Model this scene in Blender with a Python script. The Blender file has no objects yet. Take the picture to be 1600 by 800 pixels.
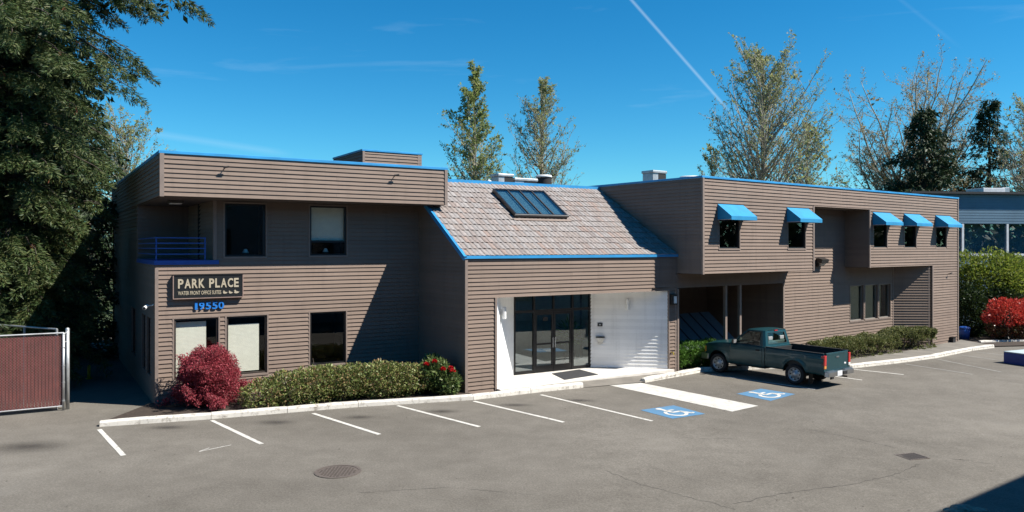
import bpy, bmesh, math, random
import numpy as np
from mathutils import Vector, Matrix
R_ = math.radians
random.seed(7)
RNG = np.random.default_rng(7)
sc = bpy.context.scene
COL = sc.collection

# ------------------------------------------------------------------ camera
FPX, CAM_H, HOR = 1200.0, 4.45, 386.0          # focal length in photo pixels, eye height, horizon row
cd = bpy.data.cameras.new('camera')
cam = bpy.data.objects.new('camera', cd); COL.objects.link(cam)
cam.location = (0, 0, CAM_H); cam.rotation_euler = (R_(90), 0, 0)
cd.sensor_width = 36.0; cd.lens = 36.0 * FPX / 1600.0
cd.shift_y = -(400.0 - HOR) / 1600.0
cd.clip_start = 0.1; cd.clip_end = 3000
sc.camera = cam

# ------------------------------------------------------------------ sun and sky
SUN_AZ, SUN_EL = 77.0, 48.5                     # degrees from the camera's back towards its right; height
sd = Vector((math.sin(R_(SUN_AZ)) * math.cos(R_(SUN_EL)), -math.cos(R_(SUN_AZ)) * math.cos(R_(SUN_EL)), math.sin(R_(SUN_EL))))
ld = bpy.data.lights.new('sun', 'SUN'); ld.energy = 5.0; ld.angle = R_(0.53); ld.color = (1.0, 0.95, 0.87)
sun = bpy.data.objects.new('sun', ld); COL.objects.link(sun)
sun.rotation_euler = sd.to_track_quat('Z', 'Y').to_euler(); sun.location = sd * 60
wd = bpy.data.worlds.new('World'); sc.world = wd; wd.use_nodes = True
wt = wd.node_tree; wt.nodes.clear()
def wn(t, **k):
    n = wt.nodes.new(t)
    for a, b in k.items(): setattr(n, a, b)
    return n
sky = wn('ShaderNodeTexSky', sky_type='NISHITA', sun_disc=False)
sky.sun_elevation = R_(SUN_EL); sky.sun_rotation = math.atan2(sd.x, sd.y)
sky.altitude = 900; sky.air_density = 1.0; sky.dust_density = 0.15; sky.ozone_density = 3.0
hsv = wn('ShaderNodeHueSaturation'); hsv.inputs['Saturation'].default_value = 1.38; hsv.inputs['Hue'].default_value = 0.492
wt.links.new(sky.outputs[0], hsv.inputs['Color'])
geo = wn('ShaderNodeTexCoord')
def wmath(op, a, b=None, clamp=False):
    n = wn('ShaderNodeMath', operation=op); n.use_clamp = clamp
    for i, v in enumerate((a, b)):
        if v is None: continue
        if isinstance(v, (int, float)): n.inputs[i].default_value = v
        else: wt.links.new(v, n.inputs[i])
    return n.outputs[0]
def wdot(v):
    n = wn('ShaderNodeVectorMath', operation='DOT_PRODUCT'); wt.links.new(geo.outputs['Generated'], n.inputs[0]); n.inputs[1].default_value = v
    return n.outputs['Value']
def skydir(x, y): return Vector(((x - 800) / FPX, 1.0, (HOR - y) / FPX)).normalized()
def contrail(p, q, width, strength, soft_end=0.03):
    a, b = skydir(*p), skydir(*q); n = a.cross(b).normalized(); m = (a + b).normalized()
    t = n.cross(m).normalized(); half = math.asin(abs((b - a).dot(t)) / 2)
    d = wmath('ABSOLUTE', wdot(n)); s = wmath('ABSOLUTE', wdot(t))
    core = wmath('SUBTRACT', 1.0, wmath('DIVIDE', d, width), True)
    end = wmath('DIVIDE', wmath('SUBTRACT', math.sin(half) + soft_end, s), soft_end, True)
    front = wmath('GREATER_THAN', wdot(m), 0.0)
    return wmath('MULTIPLY', wmath('MULTIPLY', wmath('MULTIPLY', core, end, True), front), strength)
mp = wn('ShaderNodeMapping'); mp.inputs['Scale'].default_value = (2.2, 2.2, 16.0); mp.inputs['Rotation'].default_value = (0, R_(4), 0)
wt.links.new(geo.outputs['Generated'], mp.inputs['Vector'])
nz = wn('ShaderNodeTexNoise'); nz.inputs['Scale'].default_value = 1.6; nz.inputs['Detail'].default_value = 7; nz.inputs['Roughness'].default_value = 0.55
nz.inputs['Distortion'].default_value = 0.5
wt.links.new(mp.outputs[0], nz.inputs['Vector'])
cir = wmath('MULTIPLY', wmath('SUBTRACT', nz.outputs[0], 0.60, True), 0.55, True)
tot = wmath('ADD', wmath('ADD', wmath('ADD', contrail((925, -70), (1124, 156), 0.0026, 0.27), contrail((1400, -6), (1470, 50), 0.003, 0.03)),
                         contrail((235, 208), (420, 236), 0.006, 0.10)), cir, True)
mixw = wn('ShaderNodeMix', data_type='RGBA')
tint = wn('ShaderNodeMix', data_type='RGBA', blend_type='MULTIPLY'); tint.inputs[0].default_value = 1.0
wt.links.new(hsv.outputs[0], tint.inputs[6]); tint.inputs[7].default_value = (0.74, 1.44, 1.54, 1)
wt.links.new(tot, mixw.inputs[0]); wt.links.new(tint.outputs[2], mixw.inputs[6])
mixw.inputs[7].default_value = (9.0, 11.5, 13.0, 1)
bg = wn('ShaderNodeBackground'); bg.inputs['Strength'].default_value = 0.05
wt.links.new(mixw.outputs[2], bg.inputs['Color'])
wo = wn('ShaderNodeOutputWorld'); wt.links.new(bg.outputs[0], wo.inputs['Surface'])
vs = sc.view_settings
vs.view_transform = 'Standard'; vs.look = 'None'; vs.gamma = 1.0; vs.exposure = 0.88
try: vs.use_curve_mapping = False
except Exception: pass
sc.render.engine = 'CYCLES'
sc.cycles.max_bounces = 8; sc.cycles.transparent_max_bounces = 16
sc.cycles.caustics_reflective = False; sc.cycles.caustics_refractive = False

# ------------------------------------------------------------------ frames
class Frame:                                    # u along the facade, n outwards, z up
    def __init__(s, X, Y, deg):
        s.o = Vector((X, Y, 0)); a = R_(deg)
        s.eu = Vector((math.cos(a), math.sin(a), 0)); s.en = Vector((math.sin(a), -math.cos(a), 0)); s.a = a
    def __call__(s, u, n, z): return s.o + s.eu * u + s.en * n + Vector((0, 0, z))
FA = Frame(-1.40, 23.0, 31.9)
FR = Frame(6.60, 26.65, 36.9)
def gz(X, Y=0): return -0.017 * min(max(0.0, X - 1.0), 22.0)
def gp(x, y, dz=0.0):                           # photo pixel of a point lying on the ground -> the point
    z = 0.0
    for _ in range(6):
        t = FPX * (CAM_H - z) / (y - HOR); X = (x - 800) / FPX * t; z = gz(X) + dz
    return Vector((X, t, z))

# ------------------------------------------------------------------ materials
MATS = {}
def ramp(nt, fac, stops):
    r = nt.nodes.new('ShaderNodeValToRGB'); e = r.color_ramp.elements
    while len(e) < len(stops): e.new(0.5)
    for i, (p, c) in enumerate(stops): e[i].position = p; e[i].color = (*c, 1)
    nt.links.new(fac, r.inputs[0]); return r.outputs[0]
def noise(nt, scale, detail=4, rough=0.55, vec=None, stretch=None):
    n = nt.nodes.new('ShaderNodeTexNoise'); n.inputs['Scale'].default_value = scale; n.inputs['Detail'].default_value = detail
    n.inputs['Roughness'].default_value = rough
    if vec is None:
        g = nt.nodes.new('ShaderNodeNewGeometry'); vec = g.outputs['Position']
    if stretch:
        m = nt.nodes.new('ShaderNodeMapping'); m.inputs['Scale'].default_value = stretch; nt.links.new(vec, m.inputs[0]); vec = m.outputs[0]
    nt.links.new(vec, n.inputs['Vector']); return n.outputs[0]
def mathn(nt, op, a, b=None, clamp=False):
    n = nt.nodes.new('ShaderNodeMath'); n.operation = op; n.use_clamp = clamp
    for i, v in enumerate((a, b)):
        if v is None: continue
        if isinstance(v, (int, float)): n.inputs[i].default_value = v
        else: nt.links.new(v, n.inputs[i])
    return n.outputs[0]
def mixc(nt, fac, a, b, mode='MIX'):
    n = nt.nodes.new('ShaderNodeMix'); n.data_type = 'RGBA'; n.blend_type = mode
    for s, v in ((0, fac), (6, a), (7, b)):
        if isinstance(v, (int, float)): n.inputs[s].default_value = v
        elif isinstance(v, tuple): n.inputs[s].default_value = (*v, 1)
        else: nt.links.new(v, n.inputs[s])
    return n.outputs[2]
def new_mat(name):
    m = bpy.data.materials.new(name); m.use_nodes = True; nt = m.node_tree
    b = nt.nodes['Principled BSDF']; MATS[name] = m; return m, nt, b
def bump(nt, b, h, strength, dist=0.01):
    n = nt.nodes.new('ShaderNodeBump'); n.inputs['Strength'].default_value = strength; n.inputs['Distance'].default_value = dist
    nt.links.new(h, n.inputs['Height']); nt.links.new(n.outputs[0], b.inputs['Normal'])
def plain(name, col, rough=0.6, metal=0.0, var=0.12, scale=6.0, coat=0.0, spec=0.5, dirt=0.0, dirt_col=(0.05, 0.04, 0.03)):
    m, nt, b = new_mat(name)
    f = noise(nt, scale, 5)
    c = ramp(nt, f, [(0.3, tuple(x * (1 - var) for x in col)), (0.7, tuple(min(1, x * (1 + var)) for x in col))])
    if dirt:
        d = mathn(nt, 'MULTIPLY', mathn(nt, 'SUBTRACT', noise(nt, scale * 0.6, 8, 0.7), 0.5, True), dirt * 6, True)
        c = mixc(nt, d, c, dirt_col)
    nt.links.new(c, b.inputs['Base Color'])
    b.inputs['Roughness'].default_value = rough; b.inputs['Metallic'].default_value = metal
    b.inputs['Coat Weight'].default_value = coat; b.inputs['Specular IOR Level'].default_value = spec
    return m
def M(name): return MATS[name]

# painted lap siding: per-board tint, faint vertical streaks, grain
def siding(name, col):
    m, nt, b = new_mat(name)
    oi = nt.nodes.new('ShaderNodeObjectInfo'); g = nt.nodes.new('ShaderNodeNewGeometry')
    rnd = mathn(nt, 'FRACT', mathn(nt, 'ADD', oi.outputs['Random'], g.outputs['Random Per Island']))
    big = noise(nt, 0.9, 6, 0.6, stretch=(1, 1, 1.6)); fine = noise(nt, 26, 4, 0.6, stretch=(1, 1, 5))
    v = mathn(nt, 'ADD', mathn(nt, 'MULTIPLY', rnd, 0.16), mathn(nt, 'ADD', mathn(nt, 'MULTIPLY', big, 0.34), mathn(nt, 'MULTIPLY', fine, 0.18)))
    c = ramp(nt, v, [(0.12, tuple(x * 0.78 for x in col)), (0.36, col), (0.62, tuple(min(1, x * 1.16) for x in col))])
    strk = mathn(nt, 'MULTIPLY', mathn(nt, 'SUBTRACT', noise(nt, 1.0, 5, 0.65, stretch=(4.5, 4.5, 0.35)), 0.52, True), 1.9, True)
    c = mixc(nt, strk, c, tuple(x * 0.62 for x in col))
    pale = mathn(nt, 'MULTIPLY', mathn(nt, 'SUBTRACT', noise(nt, 0.55, 4, 0.6), 0.54, True), 1.6, True)
    c = mixc(nt, pale, c, tuple(min(1, x * 1.22) for x in col))
    sp = mathn(nt, 'GREATER_THAN', noise(nt, 9, 2, 0.5), 0.73)
    c = mixc(nt, mathn(nt, 'MULTIPLY', sp, 0.35), c, tuple(min(1, x * 1.5) for x in col))
    nt.links.new(c, b.inputs['Base Color']); b.inputs['Roughness'].default_value = 0.72; b.inputs['Specular IOR Level'].default_value = 0.25
    bump(nt, b, fine, 0.25, 0.004)
    return m
siding('siding_paint', (0.205, 0.153, 0.122))
siding('siding_white', (0.84, 0.84, 0.83))
plain('trim_paint', (0.20, 0.155, 0.130), 0.7, var=0.1)
plain('white_paint', (0.86, 0.86, 0.85), 0.6, var=0.05)
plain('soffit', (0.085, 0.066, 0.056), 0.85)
plain('blue_flashing', (0.028, 0.25, 0.52), 0.45, var=0.16, scale=1.3, dirt=.12)
plain('blue_dark_paint', (0.020, 0.085, 0.34), 0.4)
plain('awning_cloth', (0.009, 0.22, 0.43), 0.8, var=0.14, scale=2.2, dirt=.07, dirt_col=(0.02, 0.10, 0.20))
plain('black_frame', (0.012, 0.012, 0.013), 0.35)
plain('black_matte', (0.010, 0.010, 0.011), 0.8)
plain('bronze_frame', (0.040, 0.032, 0.028), 0.45)
plain('grey_frame', (0.22, 0.21, 0.19), 0.5)
plain('galvanised', (0.46, 0.47, 0.47), 0.45, 0.6, dirt=0.3)
plain('wire_grey', (0.20, 0.17, 0.165), 0.6)
plain('porch_panel', (0.09, 0.115, 0.13), 0.45)
plain('skylight_shaft', (0.42, 0.50, 0.54), 0.8)
plain('roof_membrane', (0.14, 0.14, 0.14), 0.9)
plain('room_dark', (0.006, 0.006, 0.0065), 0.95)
plain('pane_reflection_grey', (0.13, 0.145, 0.14), 0.9)  # room lining greyed to stand in for pale reflections on the lower panes
plain('room_mid', (0.50, 0.55, 0.56), 0.9)
plain('blind', (0.80, 0.78, 0.68), 0.8, var=0.05)
plain('paper_white', (0.75, 0.75, 0.74), 0.6)
plain('lamp_white', (0.70, 0.70, 0.68), 0.4)
plain('concrete_pale', (0.60, 0.57, 0.52), 0.85, var=0.13, scale=2.5, dirt=0.12)
plain('sidewalk_concrete', (0.165, 0.150, 0.128), 0.9, var=0.2, scale=1.4, dirt=0.2)
plain('soil', (0.040, 0.028, 0.020), 0.95, var=0.4, scale=14)
plain('mat_rubber', (0.030, 0.031, 0.034), 0.95, var=0.3, scale=40)
plain('sign_black', (0.010, 0.011, 0.012), 0.4)
plain('sign_cream', (0.38, 0.33, 0.24), 0.6)
plain('sign_frame', (0.27, 0.19, 0.16), 0.6)
plain('number_blue', (0.012, 0.16, 0.52), 0.45)
plain('maroon_slat', (0.130, 0.027, 0.021), 0.6, var=0.25, scale=3)
plain('bark', (0.30, 0.27, 0.215), 0.9, var=0.35, scale=8)
plain('bark_dark', (0.055, 0.042, 0.033), 0.95, var=0.35, scale=8)
plain('cast_iron', (0.10, 0.082, 0.070), 0.7, var=0.3, scale=30)
plain('crack_seal', (0.050, 0.045, 0.040), 0.95, var=0.3, scale=12)
plain('stone', (0.28, 0.21, 0.16), 0.9, var=0.4, scale=9)
plain('yellow_paint', (0.55, 0.42, 0.03), 0.5)
plain('neighbour_blue', (0.11, 0.19, 0.26), 0.7, var=0.1, scale=1.0)
plain('neighbour_white', (0.60, 0.61, 0.62), 0.6)
plain('neighbour_brown', (0.24, 0.25, 0.25), 0.8)
plain('blue_block', (0.012, 0.045, 0.24), 0.45)
plain('pale_top', (0.42, 0.50, 0.52), 0.5)

def glass(name, tint, refl=1.0, rough=0.01):
    m, nt, b = new_mat(name); nt.nodes.remove(b)
    out = nt.nodes['Material Output']
    tr = nt.nodes.new('ShaderNodeBsdfTransparent'); tr.inputs[0].default_value = (*tint, 1)
    gl = nt.nodes.new('ShaderNodeBsdfGlossy'); gl.inputs['Roughness'].default_value = rough
    ge = nt.nodes.new('ShaderNodeNewGeometry'); dt = nt.nodes.new('ShaderNodeVectorMath'); dt.operation = 'DOT_PRODUCT'
    nt.links.new(ge.outputs['Normal'], dt.inputs[0]); nt.links.new(ge.outputs['Incoming'], dt.inputs[1])
    sch = mathn(nt, 'POWER', mathn(nt, 'SUBTRACT', 1.0, mathn(nt, 'ABSOLUTE', dt.outputs['Value']), True), 5.0)
    fz = mathn(nt, 'ADD', mathn(nt, 'MULTIPLY', sch, 0.955), 0.045)
    mx = nt.nodes.new('ShaderNodeMixShader')
    f = mathn(nt, 'MULTIPLY', fz, refl, True)
    nt.links.new(f, mx.inputs[0]); nt.links.new(tr.outputs[0], mx.inputs[1]); nt.links.new(gl.outputs[0], mx.inputs[2])
    nt.links.new(mx.outputs[0], out.inputs['Surface']); return m
glass('window_glass', (0.94, 0.95, 0.94), 0.8)
glass('door_glass', (0.82, 0.94, 0.95), 3.6)
glass('skylight_glass', (0.60, 0.72, 0.75), 2.6, 0.12)
glass('car_glass', (0.55, 0.66, 0.62), 1.3)

# asphalt
m, nt, b = new_mat('asphalt')
fine = noise(nt, 24, 6, 0.85); mid = noise(nt, 1.3, 8, 0.72); big = noise(nt, 0.10, 3, 0.5, stretch=(1, 1.6, 1))
v = mathn(nt, 'ADD', mathn(nt, 'ADD', mathn(nt, 'MULTIPLY', fine, 0.62), mathn(nt, 'MULTIPLY', mid, 0.22)), mathn(nt, 'MULTIPLY', big, 0.32))
c = ramp(nt, v, [(0.42, (0.072, 0.064, 0.053)), (0.57, (0.132, 0.120, 0.102)), (0.72, (0.215, 0.198, 0.170))])
vz = nt.nodes.new('ShaderNodeTexVoronoi'); vz.inputs['Scale'].default_value = 70; gg = nt.nodes.new('ShaderNodeNewGeometry')
nt.links.new(gg.outputs['Position'], vz.inputs['Vector'])
c = mixc(nt, mathn(nt, 'MULTIPLY', mathn(nt, 'LESS_THAN', vz.outputs['Distance'], 0.22), 0.35), c, (0.26, 0.24, 0.215))
st = mathn(nt, 'MULTIPLY', mathn(nt, 'SUBTRACT', noise(nt, 0.42, 6, 0.7), 0.60, True), 1.8, True)
c = mixc(nt, st, c, (0.075, 0.065, 0.055))
st2 = mathn(nt, 'MULTIPLY', mathn(nt, 'SUBTRACT', noise(nt, 0.9, 4, 0.6, stretch=(1.0, 0.35, 1)), 0.62, True), 1.6, True)
c = mixc(nt, st2, c, (0.19, 0.18, 0.160))
nt.links.new(c, b.inputs['Base Color']); b.inputs['Roughness'].default_value = 0.9; b.inputs['Specular IOR Level'].default_value = 0.2
bump(nt, b, fine, 0.5, 0.01)

# kerb paint: white, worn down to concrete
def worn_paint(name, paint, under, lo=0.54, gain=7):
    m, nt, b = new_mat(name)
    w = mathn(nt, 'MULTIPLY', mathn(nt, 'SUBTRACT', noise(nt, 7, 9, 0.72), lo, True), gain, True)
    pc = ramp(nt, noise(nt, 2.5, 5), [(0.3, tuple(x * 0.86 for x in paint)), (0.7, paint)])
    nt.links.new(mixc(nt, w, pc, under), b.inputs['Base Color']); b.inputs['Roughness'].default_value = 0.8
    bump(nt, b, noise(nt, 30, 4), 0.3, 0.01); return m
worn_paint('kerb_paint', (0.64, 0.61, 0.55), (0.22, 0.19, 0.155), 0.51, 6)
worn_paint('line_paint', (0.58, 0.56, 0.51), (0.16, 0.15, 0.135), 0.53, 6)
worn_paint('line_paint_faded', (0.27, 0.26, 0.235), (0.14, 0.13, 0.118), 0.46, 5)
worn_paint('crossing_paint', (0.56, 0.54, 0.49), (0.24, 0.22, 0.195), 0.50, 4)
worn_paint('access_blue', (0.075, 0.20, 0.34), (0.13, 0.15, 0.165), 0.52, 5)
worn_paint('grass_ground', (0.06, 0.085, 0.03), (0.07, 0.06, 0.04), 0.5, 3)

m, nt, b = new_mat('oil_stain')
nt.links.new(ramp(nt, noise(nt, 4, 4), [(0.3, (0.045, 0.040, 0.035)), (0.7, (0.075, 0.066, 0.056))]), b.inputs['Base Color']); b.inputs['Roughness'].default_value = 0.8
g = nt.nodes.new('ShaderNodeTexCoord'); sx = nt.nodes.new('ShaderNodeVectorMath'); sx.operation = 'LENGTH'; nt.links.new(g.outputs['Object'], sx.inputs[0])
edge = mathn(nt, 'SUBTRACT', 1.0, sx.outputs['Value'], True)
al = mathn(nt, 'MULTIPLY', mathn(nt, 'SUBTRACT', mathn(nt, 'ADD', mathn(nt, 'MULTIPLY', edge, 0.9), mathn(nt, 'MULTIPLY', noise(nt, 2.6, 9, 0.75), 1.1)), 0.74, True), 1.3, True)
nt.links.new(mathn(nt, 'MULTIPLY', al, mathn(nt, 'MULTIPLY', edge, 0.8, True)), b.inputs['Alpha'])
# roof tile
m, nt, b = new_mat('roof_tile')
oi = nt.nodes.new('ShaderNodeObjectInfo'); g = nt.nodes.new('ShaderNodeNewGeometry')
rnd = mathn(nt, 'FRACT', mathn(nt, 'ADD', mathn(nt, 'MULTIPLY', oi.outputs['Random'], 3.7), mathn(nt, 'MULTIPLY', g.outputs['Random Per Island'], 5.3)))
c = ramp(nt, rnd, [(0.0, (0.30, 0.27, 0.255)), (0.26, (0.25, 0.235, 0.23)), (0.44, (0.27, 0.215, 0.185)), (0.60, (0.22, 0.175, 0.155)),
                   (0.74, (0.33, 0.305, 0.295)), (0.86, (0.28, 0.175, 0.13)), (0.94, (0.17, 0.135, 0.125)), (1.0, (0.36, 0.34, 0.33))])
f = noise(nt, 11, 6, 0.7)
c = mixc(nt, 0.45, c, (0.250, 0.238, 0.230))
c = mixc(nt, 0.75, c, ramp(nt, f, [(0.3, (0.5, 0.47, 0.44)), (0.72, (1.25, 1.22, 1.2))]), 'MULTIPLY')
nt.links.new(c, b.inputs['Base Color']); b.inputs['Roughness'].default_value = 0.85; bump(nt, b, f, 0.3, 0.01)

def leaf(name, cols, transl=0.35, rough=0.55):
    m, nt, b = new_mat(name)
    g = nt.nodes.new('ShaderNodeNewGeometry')
    n = len(cols)
    c = ramp(nt, g.outputs['Random Per Island'], [(i / max(1, n - 1), col) for i, col in enumerate(cols)])
    nt.links.new(c, b.inputs['Base Color']); b.inputs['Roughness'].default_value = rough; b.inputs['Specular IOR Level'].default_value = 0.3
    t = nt.nodes.new('ShaderNodeBsdfTranslucent'); nt.links.new(mixc(nt, 0.5, c, (0.5, 0.5, 0.05), 'MULTIPLY') if False else c, t.inputs[0])
    mx = nt.nodes.new('ShaderNodeMixShader'); mx.inputs[0].default_value = transl
    nt.links.new(b.outputs[0], mx.inputs[1]); nt.links.new(t.outputs[0], mx.inputs[2])
    nt.links.new(mx.outputs[0], nt.nodes['Material Output'].inputs['Surface']); return m
leaf('leaf_hedge', [(0.06, 0.105, 0.024), (0.15, 0.20, 0.05), (0.27, 0.29, 0.10), (0.12, 0.17, 0.045), (0.36, 0.23, 0.12), (0.035, 0.06, 0.015), (0.30, 0.31, 0.13)], 0.25, 0.45)
leaf('leaf_box', [(0.09, 0.12, 0.035), (0.16, 0.18, 0.06), (0.21, 0.20, 0.085), (0.06, 0.09, 0.026)], 0.3)
leaf('leaf_bright', [(0.045, 0.11, 0.016), (0.075, 0.17, 0.024), (0.11, 0.22, 0.035)], 0.35)
leaf('leaf_maple', [(0.28, 0.035, 0.055), (0.40, 0.07, 0.09), (0.19, 0.02, 0.034), (0.46, 0.12, 0.13)], 0.4)
leaf('leaf_rhodo', [(0.055, 0.10, 0.028), (0.11, 0.16, 0.05), (0.16, 0.19, 0.07)], 0.25, 0.4)
leaf('flower_red', [(0.55, 0.015, 0.02), (0.42, 0.01, 0.015)], 0.35)
leaf('leaf_photinia', [(0.48, 0.035, 0.028), (0.60, 0.08, 0.055), (0.34, 0.02, 0.018), (0.66, 0.16, 0.11)], 0.35, 0.35)
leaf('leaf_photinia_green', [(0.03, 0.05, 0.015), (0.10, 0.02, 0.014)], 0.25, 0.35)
leaf('leaf_tall', [(0.15, 0.20, 0.025), (0.22, 0.27, 0.04), (0.10, 0.16, 0.02), (0.27, 0.28, 0.06)], 0.45)
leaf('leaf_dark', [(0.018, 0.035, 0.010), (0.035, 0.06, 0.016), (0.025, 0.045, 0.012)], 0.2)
leaf('leaf_spring', [(0.30, 0.33, 0.12), (0.26, 0.31, 0.11), (0.33, 0.31, 0.14), (0.29, 0.27, 0.13), (0.23, 0.29, 0.11)], 0.5)
leaf('leaf_spring_olive', [(0.24, 0.29, 0.09), (0.29, 0.33, 0.11), (0.20, 0.26, 0.08), (0.30, 0.29, 0.11)], 0.5)
leaf('leaf_bud', [(0.30, 0.21, 0.12), (0.36, 0.29, 0.12), (0.24, 0.18, 0.11), (0.33, 0.30, 0.12)], 0.45)
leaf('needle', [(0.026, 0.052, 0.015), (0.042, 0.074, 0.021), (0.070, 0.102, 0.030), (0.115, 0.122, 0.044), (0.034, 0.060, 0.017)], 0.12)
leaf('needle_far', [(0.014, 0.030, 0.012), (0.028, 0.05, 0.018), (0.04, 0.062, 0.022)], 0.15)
leaf('cone_brown', [(0.22, 0.075, 0.035), (0.16, 0.06, 0.03)], 0.1)

# ------------------------------------------------------------------ mesh helpers
def make_obj(name, verts, faces, mat, parent=None, smooth=False, kind=None):
    me = bpy.data.meshes.new(name)
    me.from_pydata([tuple(v) for v in verts], [], [tuple(f) for f in faces]); me.update()
    return wrap(name, me, mat, parent, smooth, kind)
def wrap(name, me, mat, parent=None, smooth=False, kind=None):
    if mat:
        me.materials.append(MATS[mat] if isinstance(mat, str) else mat)
    if smooth: me.polygons.foreach_set('use_smooth', [True] * len(me.polygons))
    o = bpy.data.objects.new(name, me); COL.objects.link(o)
    if parent is not None: attach(o, parent)
    if kind: o['kind'] = kind
    return o
WORLD = {}
def attach(o, p):
    o.parent = p
    m = WORLD.get(p.name)
    o.matrix_parent_inverse = m.inverted() if m is not None else Matrix()
def empty(name, loc):
    o = bpy.data.objects.new(name, None); COL.objects.link(o); o.empty_display_size = 0.3
    o.location = loc; WORLD[o.name] = Matrix.Translation(loc); return o
def tag(o, label, cat, group=None):
    o['label'] = label; o['category'] = cat
    if group: o['group'] = group
    return o
class MB:
    def __init__(s): s.v = []; s.f = []
    def quad(s, *p):
        i = len(s.v); s.v += [Vector(q) for q in p]; s.f.append(tuple(range(i, i + len(p))))
    def hexa(s, p):                              # 8 points: bottom loop 0-3, top loop 4-7
        i = len(s.v); s.v += [Vector(q) for q in p]
        s.f += [tuple(i + k for k in f) for f in ((3, 2, 1, 0), (4, 5, 6, 7), (0, 1, 5, 4), (1, 2, 6, 5), (2, 3, 7, 6), (3, 0, 4, 7))]
    def box(s, a, b):
        (x0, y0, z0), (x1, y1, z1) = a, b
        s.hexa([(x0, y0, z0), (x1, y0, z0), (x1, y1, z0), (x0, y1, z0), (x0, y0, z1), (x1, y0, z1), (x1, y1, z1), (x0, y1, z1)])
    def fbox(s, F, u0, u1, n0, n1, z0, z1):
        s.hexa([F(u0, n1, z0), F(u1, n1, z0), F(u1, n0, z0), F(u0, n0, z0), F(u0, n1, z1), F(u1, n1, z1), F(u1, n0, z1), F(u0, n0, z1)])
    def tube(s, p, q, r0, r1=None, n=8, cap=True):
        p, q = Vector(p), Vector(q); r1 = r0 if r1 is None else r1
        d = (q - p).normalized(); a = d.orthogonal().normalized(); b2 = d.cross(a); i = len(s.v)
        for c, r in ((p, r0), (q, r1)):
            for k in range(n):
                t = 2 * math.pi * k / n; s.v.append(c + a * (r * math.cos(t)) + b2 * (r * math.sin(t)))
        for k in range(n): s.f.append((i + k, i + (k + 1) % n, i + n + (k + 1) % n, i + n + k))
        if cap: s.f.append(tuple(i + k for k in range(n))[::-1]); s.f.append(tuple(i + n + k for k in range(n)))
    def lathe(s, prof, n=24, T=None):            # prof: (radius, axial) around local y axis
        i = len(s.v); T = T or (lambda v: v)
        for r, y in prof:
            for k in range(n):
                t = 2 * math.pi * k / n; s.v.append(Vector(T(Vector((r * math.cos(t), y, r * math.sin(t))))))
        for j in range(len(prof) - 1):
            for k in range(n):
                a = i + j * n + k; b2 = i + j * n + (k + 1) % n; s.f.append((a, b2, b2 + n, a + n))
    def prism(s, pts, d):                        # polygon pts extruded by vector d
        n = len(pts); i = len(s.v); d = Vector(d)
        s.v += [Vector(p) for p in pts] + [Vector(p) + d for p in pts]
        s.f.append(tuple(range(i, i + n))); s.f.append(tuple(range(i + 2 * n - 1, i + n - 1, -1)))
        for k in range(n): s.f.append((i + k, i + n + k, i + n + (k + 1) % n, i + (k + 1) % n))
    def build(s, name, mat, parent=None, smooth=False, kind=None): return make_obj(name, s.v, s.f, mat, parent, smooth, kind)
def fix_normals(o):
    bm = bmesh.new(); bm.from_mesh(o.data); bmesh.ops.recalc_face_normals(bm, faces=bm.faces); bm.to_mesh(o.data); bm.free(); return o
def bevel(o, w, seg=2, ang=30):
    bm = bmesh.new(); bm.from_mesh(o.data); bmesh.ops.recalc_face_normals(bm, faces=bm.faces)
    es = [e for e in bm.edges if len(e.link_faces) == 2 and e.calc_face_angle(0) > R_(ang)]
    bmesh.ops.bevel(bm, geom=es, offset=w, segments=seg, profile=0.6, affect='EDGES', clamp_overlap=True)
    bm.to_mesh(o.data); bm.free(); return o
def quads_obj(name, V, mat, parent=None, kind=None, per=4):
    """V: (N, per, 3) array -> one mesh of N separate polygons"""
    V = np.asarray(V, dtype=np.float32); N = V.shape[0]
    me = bpy.data.meshes.new(name); me.vertices.add(N * per); me.vertices.foreach_set('co', V.reshape(-1))
    me.loops.add(N * per); me.loops.foreach_set('vertex_index', np.arange(N * per, dtype=np.int32))
    me.polygons.add(N); me.polygons.foreach_set('loop_start', np.arange(0, N * per, per, dtype=np.int32))
    me.update(calc_edges=True)
    return wrap(name, me, mat, parent, False, kind)
def unit(a): return a / np.maximum(np.linalg.norm(a, axis=-1, keepdims=True), 1e-9)
def leaf_quads(P, D, N, length, width, fold=0.0):
    """kite leaves: base P, pointing along D, facing N"""
    D = unit(D); S = unit(np.cross(D, N)); L = np.asarray(length).reshape(-1, 1); W = np.asarray(width).reshape(-1, 1)
    U = np.cross(S, D)
    a = P; c = P + D * L; m = P + D * L * 0.45
    return np.stack([a, m + S * W * 0.5 + U * W * fold, c, m - S * W * 0.5 + U * W * fold], axis=1)
def rand_dirs(n): return unit(RNG.normal(size=(n, 3)))
def text_mesh(txt, size, extrude=0.0, offset=0.0, spacing=1.0):
    cu = bpy.data.curves.new('t', 'FONT'); cu.body = txt; cu.size = size; cu.extrude = extrude; cu.offset = offset; cu.space_character = spacing
    cu.resolution_u = 3
    o = bpy.data.objects.new('t', cu); COL.objects.link(o)
    dg = bpy.context.evaluated_depsgraph_get(); me = bpy.data.meshes.new_from_object(o.evaluated_get(dg))
    bpy.data.objects.remove(o); bpy.data.curves.remove(cu)
    v = np.zeros(len(me.vertices) * 3); me.vertices.foreach_get('co', v); v = v.reshape(-1, 3)
    F_ = [tuple(p.vertices) for p in me.polygons]; bpy.data.meshes.remove(me)
    return v, F_

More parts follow.
